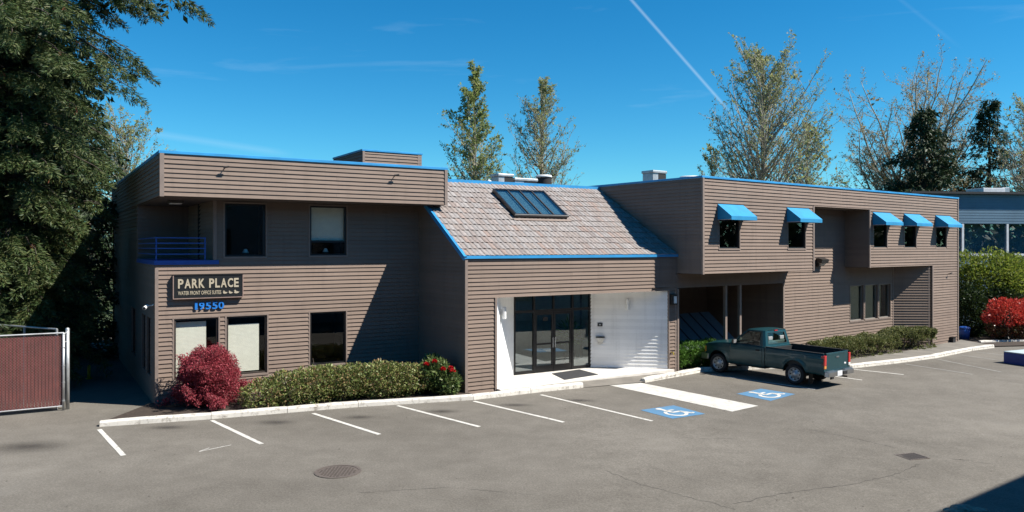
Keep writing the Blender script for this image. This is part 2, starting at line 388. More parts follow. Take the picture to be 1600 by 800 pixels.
# ================================================================== GROUND
def grid_sheet(name, xs, ys, dz, mat):
    V = [(x, y, gz(x) + dz) for y in ys for x in xs]; nx = len(xs)
    Fc = [(j * nx + i, j * nx + i + 1, (j + 1) * nx + i + 1, (j + 1) * nx + i) for j in range(len(ys) - 1) for i in range(nx - 1)]
    o = make_obj(name, V, Fc, mat); o['kind'] = 'structure'; return o
grid_sheet('ground', [-700, -200, -60, -20, 0, 1, 23, 40, 80, 200, 700], [-300, -60, 0, 60, 200, 900], -0.03, 'grass_ground')
grid_sheet('asphalt_lot', [-45, -30, -20, -10, 0, 1, 23, 26, 34], [-14, 0, 10, 20, 30, 38.5], 0.0, 'asphalt')
def sheet(name, pts, dz, mat, kind='structure', thick=0.0, parent=None):
    P = [Vector((p[0], p[1], gz(p[0]) + dz)) for p in pts]; mb = MB()
    if thick: mb.prism([p - Vector((0, 0, thick)) for p in P], (0, 0, thick))
    else: mb.quad(*P)
    o = mb.build(name, mat, parent); fix_normals(o)
    if kind: o['kind'] = kind
    return o
# walk in front of the entrance and the right wing
kerb_mid = [gp(*p) for p in [(912, 606), (1008, 598), (1100, 581), (1215, 575.8), (1332, 575.6), (1400, 568), (1460, 560), (1520, 548), (1554, 543.5)]]
for i in range(len(kerb_mid) - 1):
    a, b = kerb_mid[i], kerb_mid[i + 1]
def xy(v): return (v[0], v[1])
walk = MB(); kb = [xy(p) for p in kerb_mid]
backs = [FA(2.6, 0.25, 0), FA(5.2, 0.2, 0), FA(8.4, 0.15, 0), FR(2.2, -0.95, 0), FR(6.4, 0.35, 0), FR(10, 0.55, 0), FR(13.5, 0.50, 0), FR(17.5, 0.12, 0), FR(20.5, -0.2, 0)]
for i in range(len(kb) - 1):
    q = [kb[i], kb[i + 1], xy(backs[i + 1]), xy(backs[i])]
    h = 0.015 if i == 0 else 0.10
    h0 = 0.012 if i == 0 else (0.03 if i == 1 else 0.10)
    hs = [h0, 0.03 if i == 0 else 0.10, 0.105, 0.105]
    walk.quad(*[Vector((p[0], p[1], gz(p[0]) + hh)) for p, hh in zip(q, hs)])
o = walk.build('sidewalk', 'sidewalk_concrete'); o['kind'] = 'structure'; fix_normals(o)
bed = [xy(gp(162, 664)), xy(gp(330, 652)), xy(gp(560, 633)), xy(gp(735, 622)), xy(FA(0.1, 0.3, 0)), xy(FA(0.0, -3.3, 0)), xy(FA(-8.2, -3.3, 0))]
sheet('planting_bed', bed, 0.09, 'soil')
sheet('planting_bed', [xy(FR(6.3, 0.40, 0)), xy(FR(10, 0.60, 0)), xy(FR(13.5, 0.55, 0)), xy(FR(16.9, 0.12, 0)), xy(FR(16.9, -1.2, 0)), xy(FR(6.3, -1.2, 0))], 0.085, 'soil')
sheet('shrub_bed', [(22.6, 36.9), (40, 40), (44, 70), (20, 70), (21.5, 40)], 0.04, 'soil')

# ------------------------------------------------------------------ kerbs: extruded white segments
def kerb(name, pts, label_bits, h=0.15, w=0.20, joints=2.3):
    root = empty(name, (pts[0].x, pts[0].y, gz(pts[0].x))); root['kind'] = 'structure'
    seg = []
    for a, b in zip(pts[:-1], pts[1:]):
        L = (b - a).length; n = max(1, round(L / joints))
        for k in range(n): seg.append((a.lerp(b, k / n), a.lerp(b, (k + 1) / n)))
    for i, (a, b) in enumerate(seg):
        d = (b - a); d.z = 0; L = d.length; d.normalize(); s = Vector((-d.y, d.x, 0))
        prof = [(0.0, -0.05), (0.012, h * 0.72), (0.04, h), (w - 0.03, h), (w, h * 0.75), (w, -0.05)]
        nst = 7; mb = MB(); e = 0.006; jit = [random.uniform(-.012, .012) for _ in range(nst)]
        jz = random.uniform(-.006, .006)
        for k in range(nst):
            t = e + (L - 2 * e) * k / (nst - 1)
            for y, z in prof:
                p = a + d * t + s * (y + jit[k] * 0.6); p.z = gz(p.x) + z + (jz + random.uniform(-.008, .006) if z > 0 else 0)
                if i == 0 and k == 0 and z > 0: p.z -= 0.02
                mb.v.append(p)
        m = len(prof)
        for k in range(nst - 1):
            for j in range(m - 1): mb.f.append((k * m + j, (k + 1) * m + j, (k + 1) * m + j + 1, k * m + j + 1))
        mb.f.append(tuple(range(m))); mb.f.append(tuple((nst - 1) * m + j for j in range(m))[::-1])
        o = mb.build('kerb_segment', 'kerb_paint', root); fix_normals(o)
    return root
kerb('kerb', [gp(155, 667), gp(330, 655), gp(560, 636), gp(740, 625), gp(912, 606)], '')
kerb('kerb', [gp(1008, 598), gp(1100, 581), gp(1215, 575.8), gp(1332, 575.6), gp(1400, 568), gp(1460, 560), gp(1520, 548), gp(1554, 543.5)], '')
kerb('kerb', [gp(1533, 537), gp(1562, 536), gp(1625, 534.5)], '', h=0.14)

# ------------------------------------------------------------------ painted markings
def stripe(p, q, w, mat, name='parking_line', dz=0.006):
    a, b = gp(*p), gp(*q); d = (b - a); d.z = 0; L = d.length; d.normalize(); s = Vector((-d.y, d.x, 0)) * (w / 2); mb = MB(); n = 10
    for k in range(n + 1):
        c = a + d * (L * k / n); jj = random.uniform(0.93, 1.05)
        for sg in (-1, 1):
            v = c + s * sg * jj; v.z = gz(v.x) + dz; mb.v.append(v)
    for k in range(n): mb.f.append((2 * k, 2 * k + 1, 2 * k + 3, 2 * k + 2))
    o = mb.build(name, mat); fix_normals(o); o['kind'] = 'structure'; return o
for p, q in [((155, 671), (193, 712)), ((331, 657), (409, 694)), ((489, 646), (593, 679)), ((621, 634), (749, 667)), ((740, 627), (881, 660)), ((845, 617), (1019, 658)),
             ((1112, 585.5), (1274, 608.5)), ((1240, 579.5), (1347, 594)), ((1332, 577), (1412, 585.5))]:
    stripe(p, q, 0.11, 'line_paint')
for p, q in [((1415, 569), (1520, 585)), ((1463, 561), (1565, 581.5)), ((1503, 555), (1567, 564)), ((1525, 550), (1600, 559))]:
    stripe(p, q, 0.12, 'line_paint_faded')
stripe((311, 706), (361, 695.5), 0.03, 'line_paint', 'chalk_mark'); stripe((311, 706), (327, 700.5), 0.025, 'line_paint', 'chalk_mark', 0.010)
sheet('crossing_band', [xy(gp(*p)) for p in [(941.5, 600), (979, 594), (1185, 634.4), (1144, 643.4)]], 0.006, 'crossing_paint')
def access_sign(c):                                # corners: far-left, far-right, near-right, near-left (upright symbol points to the building)
    P = [gp(*q) for q in c]
    o = sheet('accessible_bay_marking', [xy(p) for p in P], 0.006, 'access_blue')
    def T(s, t):                                   # s across 0..1, t from near edge 0 to building edge 1
        a = P[3].lerp(P[2], s); b = P[0].lerp(P[1], s); v = a.lerp(b, t); v.z = gz(v.x) + 0.011; return v
    mb = MB()
    def disc(cx, cy, r, r0=0, a0=0, a1=360, n=20):
        for k in range(n):
            t0, t1 = R_(a0 + (a1 - a0) * k / n), R_(a0 + (a1 - a0) * (k + 1) / n)
            pt = [T(cx + r0 * math.cos(t0), cy + r0 * math.sin(t0)), T(cx + r * math.cos(t0), cy + r * math.sin(t0)), T(cx + r * math.cos(t1), cy + r * math.sin(t1)), T(cx + r0 * math.cos(t1), cy + r0 * math.sin(t1))]
            if r0 == 0: pt = pt[1:3] + [T(cx, cy)]
            mb.quad(*pt)
    def bar(x0, y0, x1, y1, w):
        d = Vector((x1 - x0, y1 - y0)); d.normalize(); s = Vector((-d.y, d.x)) * w / 2
        mb.quad(T(x0 - s.x, y0 - s.y), T(x1 - s.x, y1 - s.y), T(x1 + s.x, y1 + s.y), T(x0 + s.x, y0 + s.y))
    disc(0.42, 0.86, 0.075); bar(0.43, 0.80, 0.45, 0.45, 0.10); bar(0.44, 0.64, 0.66, 0.64, 0.07); bar(0.42, 0.46, 0.70, 0.46, 0.09); bar(0.68, 0.48, 0.80, 0.20, 0.09); bar(0.78, 0.20, 0.88, 0.24, 0.07)
    disc(0.46, 0.36, 0.27, 0.19, 118, 372, 22)
    k = mb.build('wheelchair_symbol', 'line_paint', o); fix_normals(k)
access_sign([(1000.6, 641), (1052.5, 633.5), (1102, 647), (1051, 654.5)])
access_sign([(1151, 615.5), (1189, 607.5), (1242.5, 616), (1204, 626.7)])
# cracks: wandering ribbons
def crack(pts, w):
    P = [gp(*p) for p in pts]; Q = []
    for a, b in zip(P[:-1], P[1:]):
        n = max(2, int((b - a).length / 0.12))
        for k in range(n): Q.append(a.lerp(b, k / n) + Vector((random.uniform(-.03, .03), random.uniform(-.03, .03), 0)))
    mb = MB()
    for k, q in enumerate(Q):
        ww = w * random.uniform(0.2, 1.3)
        for sg in (-1, 1): mb.v.append(Vector((q.x, q.y + sg * ww / 2, gz(q.x) + 0.003)))
    for k in range(len(Q) - 1): mb.f.append((2 * k, 2 * k + 2, 2 * k + 3, 2 * k + 1))
    o = mb.build('pavement_crack', 'crack_seal'); o['kind'] = 'structure'; fix_normals(o)
crack([(945, 735), (1000, 757), (1070, 775), (1160, 799)], 0.018)
crack([(1145, 788), (1230, 770), (1330, 757), (1395, 742), (1440, 724)], 0.022)
crack([(1250, 668), (1330, 684), (1400, 700), (1415, 708)], 0.02)
crack([(1380, 742), (1430, 752)], 0.012)
crack([(1000, 725), (1060, 742), (1100, 755)], 0.010)
crack([(1445, 711), (1500, 718), (1560, 727)], 0.014)
crack([(560, 770), (700, 762), (860, 775)], 0.008)
crack([(900, 690), (1040, 684), (1180, 686)], 0.008)

for k, (x, y, a_, b_) in enumerate([(262, 668, .8, .4), (430, 660, .9, .5), (560, 652, .7, .45), (690, 643, .8, .45), (805, 633, .9, .4), (905, 626, .9, .45), (45, 698, 1.5, .9)]):
    c = gp(x, y); mb = MB(); mb.v = [Vector((math.cos(2 * math.pi * j / 18), math.sin(2 * math.pi * j / 18), 0)) for j in range(18)]; mb.f = [tuple(range(18))]
    o = mb.build('oil_stain', 'oil_stain'); o.location = (c.x, c.y, c.z + .0045 + .0002 * k); o.scale = (a_, b_, 1); o.rotation_euler = (0, math.atan(.017) if c.x > 1 else 0, 0); o['kind'] = 'structure'
# manhole cover and drain grate
def manhole():
    c = gp(528, 737); root = empty('manhole_cover', c); tag(root, 'round rusty iron manhole cover set in the asphalt', 'manhole cover')
    def ring(r0, r1, z0, z1, nm, mt):
        mb = MB(); mb.lathe([(r0, z0), (r0, z1), (r1, z1), (r1, z0)], 32, lambda v: Vector((c.x + v.x, c.y + v.z, c.z + v.y))); fix_normals(mb.build(nm, mt, root))
    ring(0.40, 0.46, -0.02, 0.012, 'rim', 'cast_iron')
    mb = MB(); mb.lathe([(0.0, 0.006), (0.395, 0.006), (0.395, -0.02)], 32, lambda v: Vector((c.x + v.x, c.y + v.z, c.z + v.y))); fix_normals(mb.build('cover', 'cast_iron', root))
    mb = MB()
    for i in range(-5, 6):
        for j in range(-5, 6):
            x, y = i * 0.066, j * 0.066
            if x * x + y * y < 0.34 ** 2: mb.box((c.x + x - .02, c.y + y - .02, c.z + .006), (c.x + x + .02, c.y + y + .02, c.z + .013))
    mb.build('tread_studs', 'cast_iron', root, kind='stuff')
manhole()
def grate():
    c = gp(1425, 713.5); root = empty('drain_grate', c); tag(root, 'small rectangular iron storm drain grate in the asphalt', 'drain grate')
    ex = Vector((.95, .3, 0)); ey = Vector((-.3, .95, 0))
    def bx(x0, x1, y0, y1, z0, z1, nm, mt):
        mb = MB(); mb.hexa([c + ex * x + ey * y + Vector((0, 0, z)) for z in (z0, z1) for x, y in ((x0, y0), (x1, y0), (x1, y1), (x0, y1))]); fix_normals(mb.build(nm, mt, root))
    bx(-.25, .25, -.2, .2, -.01, .003, 'sump', 'black_matte')
    for a in ((-.27, .27, -.23, -.2), (-.27, .27, .2, .23), (-.27, -.24, -.2, .2), (.24, .27, -.2, .2)): bx(*a, -.01, .011, 'frame', 'cast_iron')
    for k in range(7): bx(-.21 + k * .064, -.185 + k * .064, -.2, .2, -.01, .009, 'bar', 'cast_iron')
grate()

# ================================================================== OFFICE BUILDING
office = empty('office_building', FA(0, 0, 0))
tag(office, 'two storey brown lap sided office building with blue roof edges and tiled entrance roof', 'building')
def sub(F, u, deg_off=-90):
    f = Frame(0, 0, 0); f.o = F(u, 0, 0); f.a = F.a + R_(deg_off)
    f.eu = Vector((math.cos(f.a), math.sin(f.a), 0)); f.en = Vector((math.sin(f.a), -math.cos(f.a), 0)); return f
def off(F, n):
    f = Frame(0, 0, 0); f.o = F(0, n, 0); f.a = F.a; f.eu = F.eu.copy(); f.en = F.en.copy(); return f
def line_frame(p, q):
    d = q - p; f = Frame(p.x, p.y, math.degrees(math.atan2(d.y, d.x))); return f, math.hypot(d.x, d.y)
BOARDS = []                                       # (priority, wall object, matrix, mat)
BH = 0.125
def lap_wall(F, u0, u1, z0, z1, holes=(), opens=(), prio=5, lim=None, mat='siding_paint', reveal=0.10, name='wall', top_fit=True, tilt=None, row0=None):
    """backing plane with openings plus lap boards; holes get reveals, opens do not"""
    allh = list(holes) + list(opens); mb = MB()
    if lim is None:
        us = sorted({u0, u1, *[min(max(h[k], u0), u1) for h in allh for k in (0, 1)]}); zs = sorted({z0, z1, *[min(max(h[k], z0), z1) for h in allh for k in (2, 3)]})
        for a, b in zip(us[:-1], us[1:]):
            for c, d in zip(zs[:-1], zs[1:]):
                m, q = (a + b) / 2, (c + d) / 2
                if any(h[0] < m < h[1] and h[2] < q < h[3] for h in allh): continue
                mb.quad(F(a, 0, c), F(b, 0, c), F(b, 0, d), F(a, 0, d))
    else:
        zz = [z0 + (z1 - z0) * k / 24 for k in range(25)]
        for c, d in zip(zz[:-1], zz[1:]):
            la, lb = lim(c), lim(d)
            mb.quad(F(la[0], 0, c), F(la[1], 0, c), F(lb[1], 0, d), F(lb[0], 0, d))
    for a, b, c, d in holes:
        r = -reveal
        for p, q in (((a, c), (b, c)), ((b, c), (b, d)), ((b, d), (a, d)), ((a, d), (a, c))):
            mb.quad(F(p[0], 0, p[1]), F(q[0], 0, q[1]), F(q[0], r, q[1]), F(p[0], r, p[1]))
    wall = mb.build(name, 'trim_paint' if mat == 'siding_paint' else 'white_paint', office)
    z = z0 if row0 is None else row0; rows = []
    while z < z1 - 0.01:
        za, zb = max(z, z0), min(z + BH, z1); z += BH
        if zb - za < 0.03: continue
        a, b = (u0, u1) if lim is None else lim((za + zb) / 2)
        if b - a < 0.06: continue
        us = sorted({a, b, *[h[k] for h in allh for k in (0, 1) if a < h[k] < b]}); prev = None
        for p, q in zip(us[:-1], us[1:]):
            m = (p + q) / 2; lo, hi = za, zb
            for h in allh:
                if h[0] < m < h[1] and h[2] < hi and h[3] > lo:
                    if h[2] <= lo and h[3] >= hi: lo = hi
                    elif h[2] - lo > hi - h[3]: hi = h[2]
                    else: lo = h[3]
            if hi - lo < 0.02: prev = None; continue
            if prev and abs(prev[1] - p) < 1e-6 and abs(prev[2] - lo) < 1e-6 and abs(prev[3] - hi) < 1e-6: prev[1] = q
            else: prev = [p, q, lo, hi]; rows.append(prev)
    for p, q, lo, hi in rows:
        # long runs are butted from shorter boards
        Lr = q - p; cuts = [p, q]
        if Lr > 4.2:
            nc = max(2, round(Lr / 3.7)); cuts = [p] + [p + Lr * (j + random.uniform(-.38, .38)) / nc for j in range(1, nc)] + [q]
        for c0, c1 in zip(cuts[:-1], cuts[1:]):
            mt = Matrix((( F.eu.x * (c1 - c0 - .002), -F.en.x, 0, 0), (F.eu.y * (c1 - c0 - .002), -F.en.y, 0, 0), (0, 0, hi - lo, 0), (0, 0, 0, 1)))
            pos = F(c0, 0, lo) + F.en * random.uniform(0.0005, 0.003); mt[0][3], mt[1][3], mt[2][3] = pos
            BOARDS.append((prio, wall, mt, mat))
    return wall
def trim_board(F, u, z0, z1, w=0.10, t=0.05, side=None, name='corner_board', mat='trim_paint'):
    mb = MB(); mb.fbox(F, u, u + w, -0.02, t, z0, z1); return fix_normals(mb.build(name, mat, office))

def window(F, a, b, c, d, mat='bronze_frame', fw=0.05, n0=-0.10, n1=-0.01, pane='window_glass', split=None, blind=None, room=0.9, sill=True, room_mat='room_dark', vsplit=None):
    mb = MB()
    for e in ((a, a + fw, c, d), (b - fw, b, c, d), (a + fw, b - fw, c, c + fw), (a + fw, b - fw, d - fw, d)): mb.fbox(F, e[0], e[1], n0, n1, e[2], e[3])
    if split: mb.fbox(F, a + fw, b - fw, n0 + .02, n1 - .005, split - .03, split + .03)
    if vsplit: mb.fbox(F, vsplit - .02, vsplit + .02, n0 + .02, n1 - .005, c + fw, d - fw)
    w = fix_normals(mb.build('window', mat, office))
    pm = MB(); nm = (n0 + n1) / 2; pm.fbox(F, a + fw, b - fw, nm - .004, nm + .004, c + fw, d - fw); fix_normals(pm.build('pane', pane, w))
    if room:
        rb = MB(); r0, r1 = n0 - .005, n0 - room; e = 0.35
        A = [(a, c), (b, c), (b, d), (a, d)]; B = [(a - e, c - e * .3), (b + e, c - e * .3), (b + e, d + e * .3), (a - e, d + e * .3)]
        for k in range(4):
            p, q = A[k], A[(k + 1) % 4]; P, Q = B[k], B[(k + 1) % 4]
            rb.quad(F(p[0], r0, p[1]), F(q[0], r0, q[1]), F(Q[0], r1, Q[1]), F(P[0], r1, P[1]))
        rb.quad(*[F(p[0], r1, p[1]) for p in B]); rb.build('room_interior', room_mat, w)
    if blind:
        ba, bb, bc, bd = blind; sb = MB(); k = bc
        while k < bd:
            sb.fbox(F, ba, bb, n0 - .05, n0 - .035, k, min(k + 0.035, bd)); k += 0.038
        fix_normals(sb.build('blind', 'blind', w, kind='stuff'))
    if sill:
        s = MB(); s.fbox(F, a - .04, b + .04, -0.02, 0.045, c - .06, c - .002); fix_normals(s.build('sill', 'trim_paint', w))
    # thin casing around the opening
    t = MB()
    t.fbox(F, a - .045, a - .002, 0, .034, c - .002, d + .045); t.fbox(F, b + .002, b + .045, 0, .034, c - .002, d + .045); t.fbox(F, a - .002, b + .002, 0, .034, d + .002, d + .045)
    fix_normals(t.build('casing', 'trim_paint', w))
    return w

NL = -3.24
FL = off(FA, NL)
lowA, lowB, lowC = (-7.60, -6.41, 0.68, 2.41), (-6.18, -5.02, 0.68, 2.41), (-3.71, -2.56, 0.78, 2.42)
upA, upB = (-6.23, -5.06, 4.17, 5.73), (-3.71, -2.54, 4.19, 5.73)
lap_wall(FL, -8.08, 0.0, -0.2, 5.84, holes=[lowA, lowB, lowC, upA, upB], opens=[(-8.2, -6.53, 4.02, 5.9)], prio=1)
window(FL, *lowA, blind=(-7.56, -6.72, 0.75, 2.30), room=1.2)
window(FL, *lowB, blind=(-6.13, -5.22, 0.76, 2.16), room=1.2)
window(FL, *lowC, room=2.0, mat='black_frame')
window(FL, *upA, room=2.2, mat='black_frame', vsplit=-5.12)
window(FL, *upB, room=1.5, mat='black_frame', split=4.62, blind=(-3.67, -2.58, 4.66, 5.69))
trim_board(FL, -8.10, -0.2, 3.86, 0.09); trim_board(FL, -6.55, 4.05, 5.84, 0.09, 0.045)
# left end wall, seen in the shade, with its own windows
FLs = sub(FA, -8.08)
sw = [(-4.9, -4.1, 0.7, 2.4), (-6.1, -5.3, 0.7, 2.4), (-9.2, -7.9, 0.8, 2.4)]
lap_wall(FLs, -16.0, NL, -0.2, 4.02, holes=sw, prio=6)
for k in sw: window(FLs, *k, mat='black_frame', sill=False)
FLb = sub(FA, -6.53)
lap_wall(FLb, -7.5, NL, 4.0, 5.84, prio=7)
lap_wall(FLs, -16.0, -7.5, 4.02, 5.84, prio=7)
FLb2 = off(FA, -7.5); lap_wall(FLb2, -8.08, -6.5, 4.0, 5.84, prio=8)
# balcony slab and blue rail
mb = MB(); mb.fbox(FA, -8.12, -6.40, -7.5, NL + 0.06, 3.95, 4.07); fix_normals(mb.build('balcony_slab', 'blue_dark_paint', office))
rail = MB()
for k, z in enumerate((4.25, 4.41, 4.56, 4.71)): rail.fbox(FA, -8.08, -6.75, NL - .01, NL + .02, z - .014, z + .014)
for u in (-8.06, -6.77): rail.fbox(FA, u - .018, u + .018, NL - .025, NL - .011, 4.07, 4.73)
for z in (4.25, 4.41, 4.56, 4.71): rail.fbox(FA, -8.085, -8.055, -7.4, NL - .03, z - .014, z + .014)
fix_normals(rail.build('balcony_railing', 'blue_dark_paint', office))
# canopy / overhanging roof band of the left wing
NC = NL + 1.2
FC = off(FA, NC)
lap_wall(FC, -8.10, 0.40, 5.82, 6.94, prio=0)
FCs = sub(FA, -8.10); lap_wall(FCs, -17.0, NC, 5.82, 6.94, prio=2)
trim_board(FC, -8.13, 5.80, 6.95, 0.11, 0.05); trim_board(FC, 0.33, 5.80, 6.95, 0.10, 0.05)
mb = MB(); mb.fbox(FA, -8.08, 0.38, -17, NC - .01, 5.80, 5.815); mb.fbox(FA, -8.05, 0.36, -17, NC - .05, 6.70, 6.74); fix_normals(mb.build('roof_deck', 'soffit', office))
mb = MB(); mb.quad(FA(0.40, NC, 5.82), FA(0.40, -17, 5.82), FA(0.40, -17, 6.94), FA(0.40, NC, 6.94)); mb.quad(FA(0, -3.24, 0), FA(0, -17, 0), FA(0, -17, 5.9), FA(0, -3.24, 5.9)); mb.build('wall', 'trim_paint', office)
def flash(F, u0, u1, z0, z1, n0=-0.06, n1=0.05, name='roof_flashing'):
    mb = MB(); mb.fbox(F, u0, u1, n0, n1, z0, z1); o = mb.build(name, 'blue_flashing', office); bevel(o, .008, 1); return o
flash(FC, -8.16, 0.45, 6.945, 7.03); flash(FCs, -17.0, NC - .06, 6.945, 7.03)
# soffit lamp and emergency light under the canopy
# roof box (stair / equipment screen) on the left wing
FB = off(FA, -8.0); lap_wall(FB, -0.17, 2.31, 6.7, 8.16, prio=4)
FBs = sub(FA, -0.17); lap_wall(FBs, -11.4, -8.0, 6.7, 8.16, prio=4)
trim_board(FB, -0.19, 6.7, 8.16, .09); trim_board(FB, 2.14, 6.7, 8.16, .18, .03)
flash(FB, -0.22, 2.36, 8.165, 8.24); flash(FBs, -11.4, -8.06, 8.165, 8.24)
mb = MB(); mb.fbox(FA, -0.12, 2.28, -11.4, -8.03, 6.9, 8.15); fix_normals(mb.build('roof_deck', 'roof_membrane', office))

# ---- entrance block
SLOPE = 0.635
def rz(n): return 4.22 - SLOPE * n
FE = off(FA, 0)
lap_wall(FE, 0.0, 8.66, -0.1, 4.13, opens=[(1.07, 8.18, -0.5, 2.90)], prio=1)
FEs = sub(FA, 0.0)
lap_wall(FEs, NL, 0.0, -0.15, 6.2, prio=3, lim=lambda z: (NL, 0.0) if z < 4.12 else (NL, min(0.0, -(z - 4.12) / SLOPE)))
trim_board(FE, -0.03, -0.1, 4.13, .09, .055); trim_board(FE, 1.01, -0.1, 2.90, .07, .055)
trim_board(FE, 8.18, -0.05, 2.90, .05, .046); trim_board(FE, 8.60, -0.05, 2.95, .07, .055)
# white splayed walls of the porch
fl, ll = line_frame(FA(1.08, -0.02, 0), FA(2.84, -1.78, 0))
mb = MB(); mb.fbox(fl, 0, ll, -0.1, 0.0, -0.05, 2.90); fix_normals(mb.build('splayed_wall', 'white_paint', office))
fr, lr = line_frame(FA(6.06, -1.78, 0), FA(8.20, -0.03, 0))
lap_wall(fr, 0, lr, 0.0, 2.90, prio=2, mat='siding_white', name='splayed_wall')
mb = MB(); mb.quad(FA(0.9, 0.0, 2.90), FA(8.0, 0.0, 2.90), FA(8.0, -2.1, 2.90), FA(0.9, -2.1, 2.90)); mb.build('porch_soffit', 'white_paint', office)
mb = MB(); mb.prism([FA(1.06, 0.28, -.05), FA(8.3, 0.20, -.05), FA(8.18, 0, -.05), FA(6.1, -1.82, -.05), FA(2.8, -1.82, -.05), FA(1.06, 0, -.05)], (0, 0, .165)); o = fix_normals(mb.build('entrance_slab', 'concrete_pale')); o['kind'] = 'structure'
# glazed front with a pair of doors
FG = off(FA, -1.78); gl = [2.84, 3.64, 4.46, 5.28, 6.06]; Z0, ZT, ZH = 0.12, 2.24, 2.90
mb = MB()
for k, u in enumerate(gl):
    if k == 2: mb.fbox(FG, u - .03, u + .03, -.06, .035, ZT, ZH)
    else: mb.fbox(FG, u - .035, u + .035, -.06, .04, Z0, ZH)
mb.fbox(FG, gl[0] + .035, gl[-1] - .035, -.055, .035, ZT - .045, ZT + .045); mb.fbox(FG, gl[0] + .035, gl[-1] - .035, -.055, .034, ZH - .06, ZH - .002)
mb.fbox(FG, gl[0] + .035, gl[1] - .035, -.055, .034, Z0, Z0 + .09); mb.fbox(FG, gl[3] + .035, gl[4] - .035, -.055, .034, Z0, Z0 + .09)
front = fix_normals(mb.build('entrance_glazing', 'black_frame', office))
def pane(a, b, c, d):
    m = MB(); m.fbox(FG, a, b, -.012, -.004, c, d); fix_normals(m.build('pane', 'door_glass', front))
pane(gl[0] + .035, gl[1] - .035, Z0 + .09, ZT - .045); pane(gl[3] + .035, gl[4] - .035, Z0 + .09, ZT - .045)
for a, b in ((0, 1), (1, 2), (2, 3), (3, 4)): pane(gl[a] + .035, gl[b] - .035, ZT + .045, ZH - .06)
for a, b, hs in ((gl[1] + .04, gl[2] - .006, 1), (gl[2] + .006, gl[3] - .04, -1)):
    m = MB(); st = .075
    for e in ((a, a + st, Z0 + .01, ZT - .05), (b - st, b, Z0 + .01, ZT - .05), (a + st, b - st, Z0 + .01, Z0 + .22), (a + st, b - st, ZT - .14, ZT - .05), (a + st, b - st, 1.06, 1.12)): m.fbox(FG, e[0], e[1], -.03, .02, e[2], e[3])
    d = fix_normals(m.build('door', 'black_frame', office))
    m = MB(); m.fbox(FG, a + st, b - st, -.008, -.001, Z0 + .22, ZT - .14); fix_normals(m.build('pane', 'door_glass', d))
    hx = b - .04 if hs == 1 else a + .04
    m = MB(); m.tube(FG(hx, .055, .95), FG(hx, .055, 1.3), .012); m.tube(FG(hx, .02, 1.0), FG(hx, .055, 1.0), .009); m.tube(FG(hx, .02, 1.25), FG(hx, .055, 1.25), .009); fix_normals(m.build('handle', 'galvanised', d))
m = MB(); m.fbox(FG, 4.02, 4.22, .001, .004, 1.88, 2.02); fix_normals(m.build('notice', 'black_matte', office))
# lobby behind the glass
mb = MB(); L0, L1 = -1.86, -6.5
for q in ([(2.4, L0, .12), (7.2, L0, .12), (7.2, L1, .12), (2.4, L1, .12)],): mb.quad(*[FA(*p) for p in q])
mb.build('lobby_floor', 'room_mid', office)
mb = MB()
for q in ([(2.4, L1, .1), (7.2, L1, .1), (7.2, L1, 3), (2.4, L1, 3)], [(2.4, L0, .1), (2.4, L1, .1), (2.4, L1, 3), (2.4, L0, 3)], [(7.2, L1, .1), (7.2, L0, .1), (7.2, L0, 3), (7.2, L1, 3)], [(2.4, L0, 2.95), (7.2, L0, 2.95), (7.2, L1, 2.95), (2.4, L1, 2.95)]): mb.quad(*[FA(*p) for p in q])
mb.build('lobby_walls', 'room_mid', office)
# tiled roof
RD = Vector((0, 0, 0)); eaveN = 0.04
def roofp(u, t, h=0.0):                            # t: metres up the slope from the eave line, h above the deck
    cl = math.sqrt(1 + SLOPE * SLOPE); n = eaveN - t / cl; return FA(u, n, rz(n) - 0.02) + (FA.en * (SLOPE / cl) + Vector((0, 0, 1 / cl))) * h
TL = (eaveN + 4.0) * math.sqrt(1 + SLOPE * SLOPE)
mb = MB(); mb.hexa([roofp(-.02, 0, -.1), roofp(8.75, 0, -.1), roofp(8.75, TL, -.1), roofp(-.02, TL, -.1), roofp(-.02, 0), roofp(8.75, 0), roofp(8.75, TL), roofp(-.02, TL)])
roof = fix_normals(mb.build('tiled_roof', 'roof_membrane', office))
rows = 13; ex = TL / rows; tw = 0.17
tv = []; prof = [(0.0, 0.010), (0.14, 0.022), (0.36, 0.027), (0.58, 0.021), (0.76, 0.009), (1.0, 0.008)]
for yy, lift in ((0.0, 0.026), (1.12, 0.0)):
    for x, z in prof: tv.append((x * 0.985, yy, z + lift))
for x, z in prof: tv.append((x * 0.985, 0.0, 0.0 if False else z + 0.004))
n = len(prof); tf = [(i, i + 1, n + i + 1, n + i) for i in range(n - 1)] + [(2 * n + i, 2 * n + i + 1, i + 1, i) for i in range(n - 1)]
tile_me = bpy.data.meshes.new('roof_tile'); tile_me.from_pydata(tv, [], tf); tile_me.materials.append(M('roof_tile'))
tiles = []
cl = math.sqrt(1 + SLOPE * SLOPE); ey = (-FA.en + Vector((0, 0, SLOPE))) / cl; ezv = (FA.en * SLOPE + Vector((0, 0, 1))) / cl
for r in range(rows):
    u = -0.02 - (tw * 0.5 if r % 2 else 0.0)
    while u < 8.5 - 0.03 * r:
        u0 = max(u, -0.03); w = min(u + tw, 8.62) - u0
        if w > 0.05:
            p = roofp(u0, r * ex - 0.02 + random.uniform(-.012, .012), 0.004 + random.uniform(0, .008))
            mt = Matrix(((FA.eu.x * w, ey.x * ex, ezv.x, p.x), (FA.eu.y * w, ey.y * ex, ezv.y, p.y), (FA.eu.z * w, ey.z * ex, ezv.z, p.z), (0, 0, 0, 1)))
            # leave the skylight's curb free
            tiles.append((r, mt))
        u += tw
for r, mt in tiles[:300]:
    o = bpy.data.objects.new('roof_tile', tile_me); COL.objects.link(o); o.matrix_basis = mt; attach(o, roof)
V, Fc = [], []
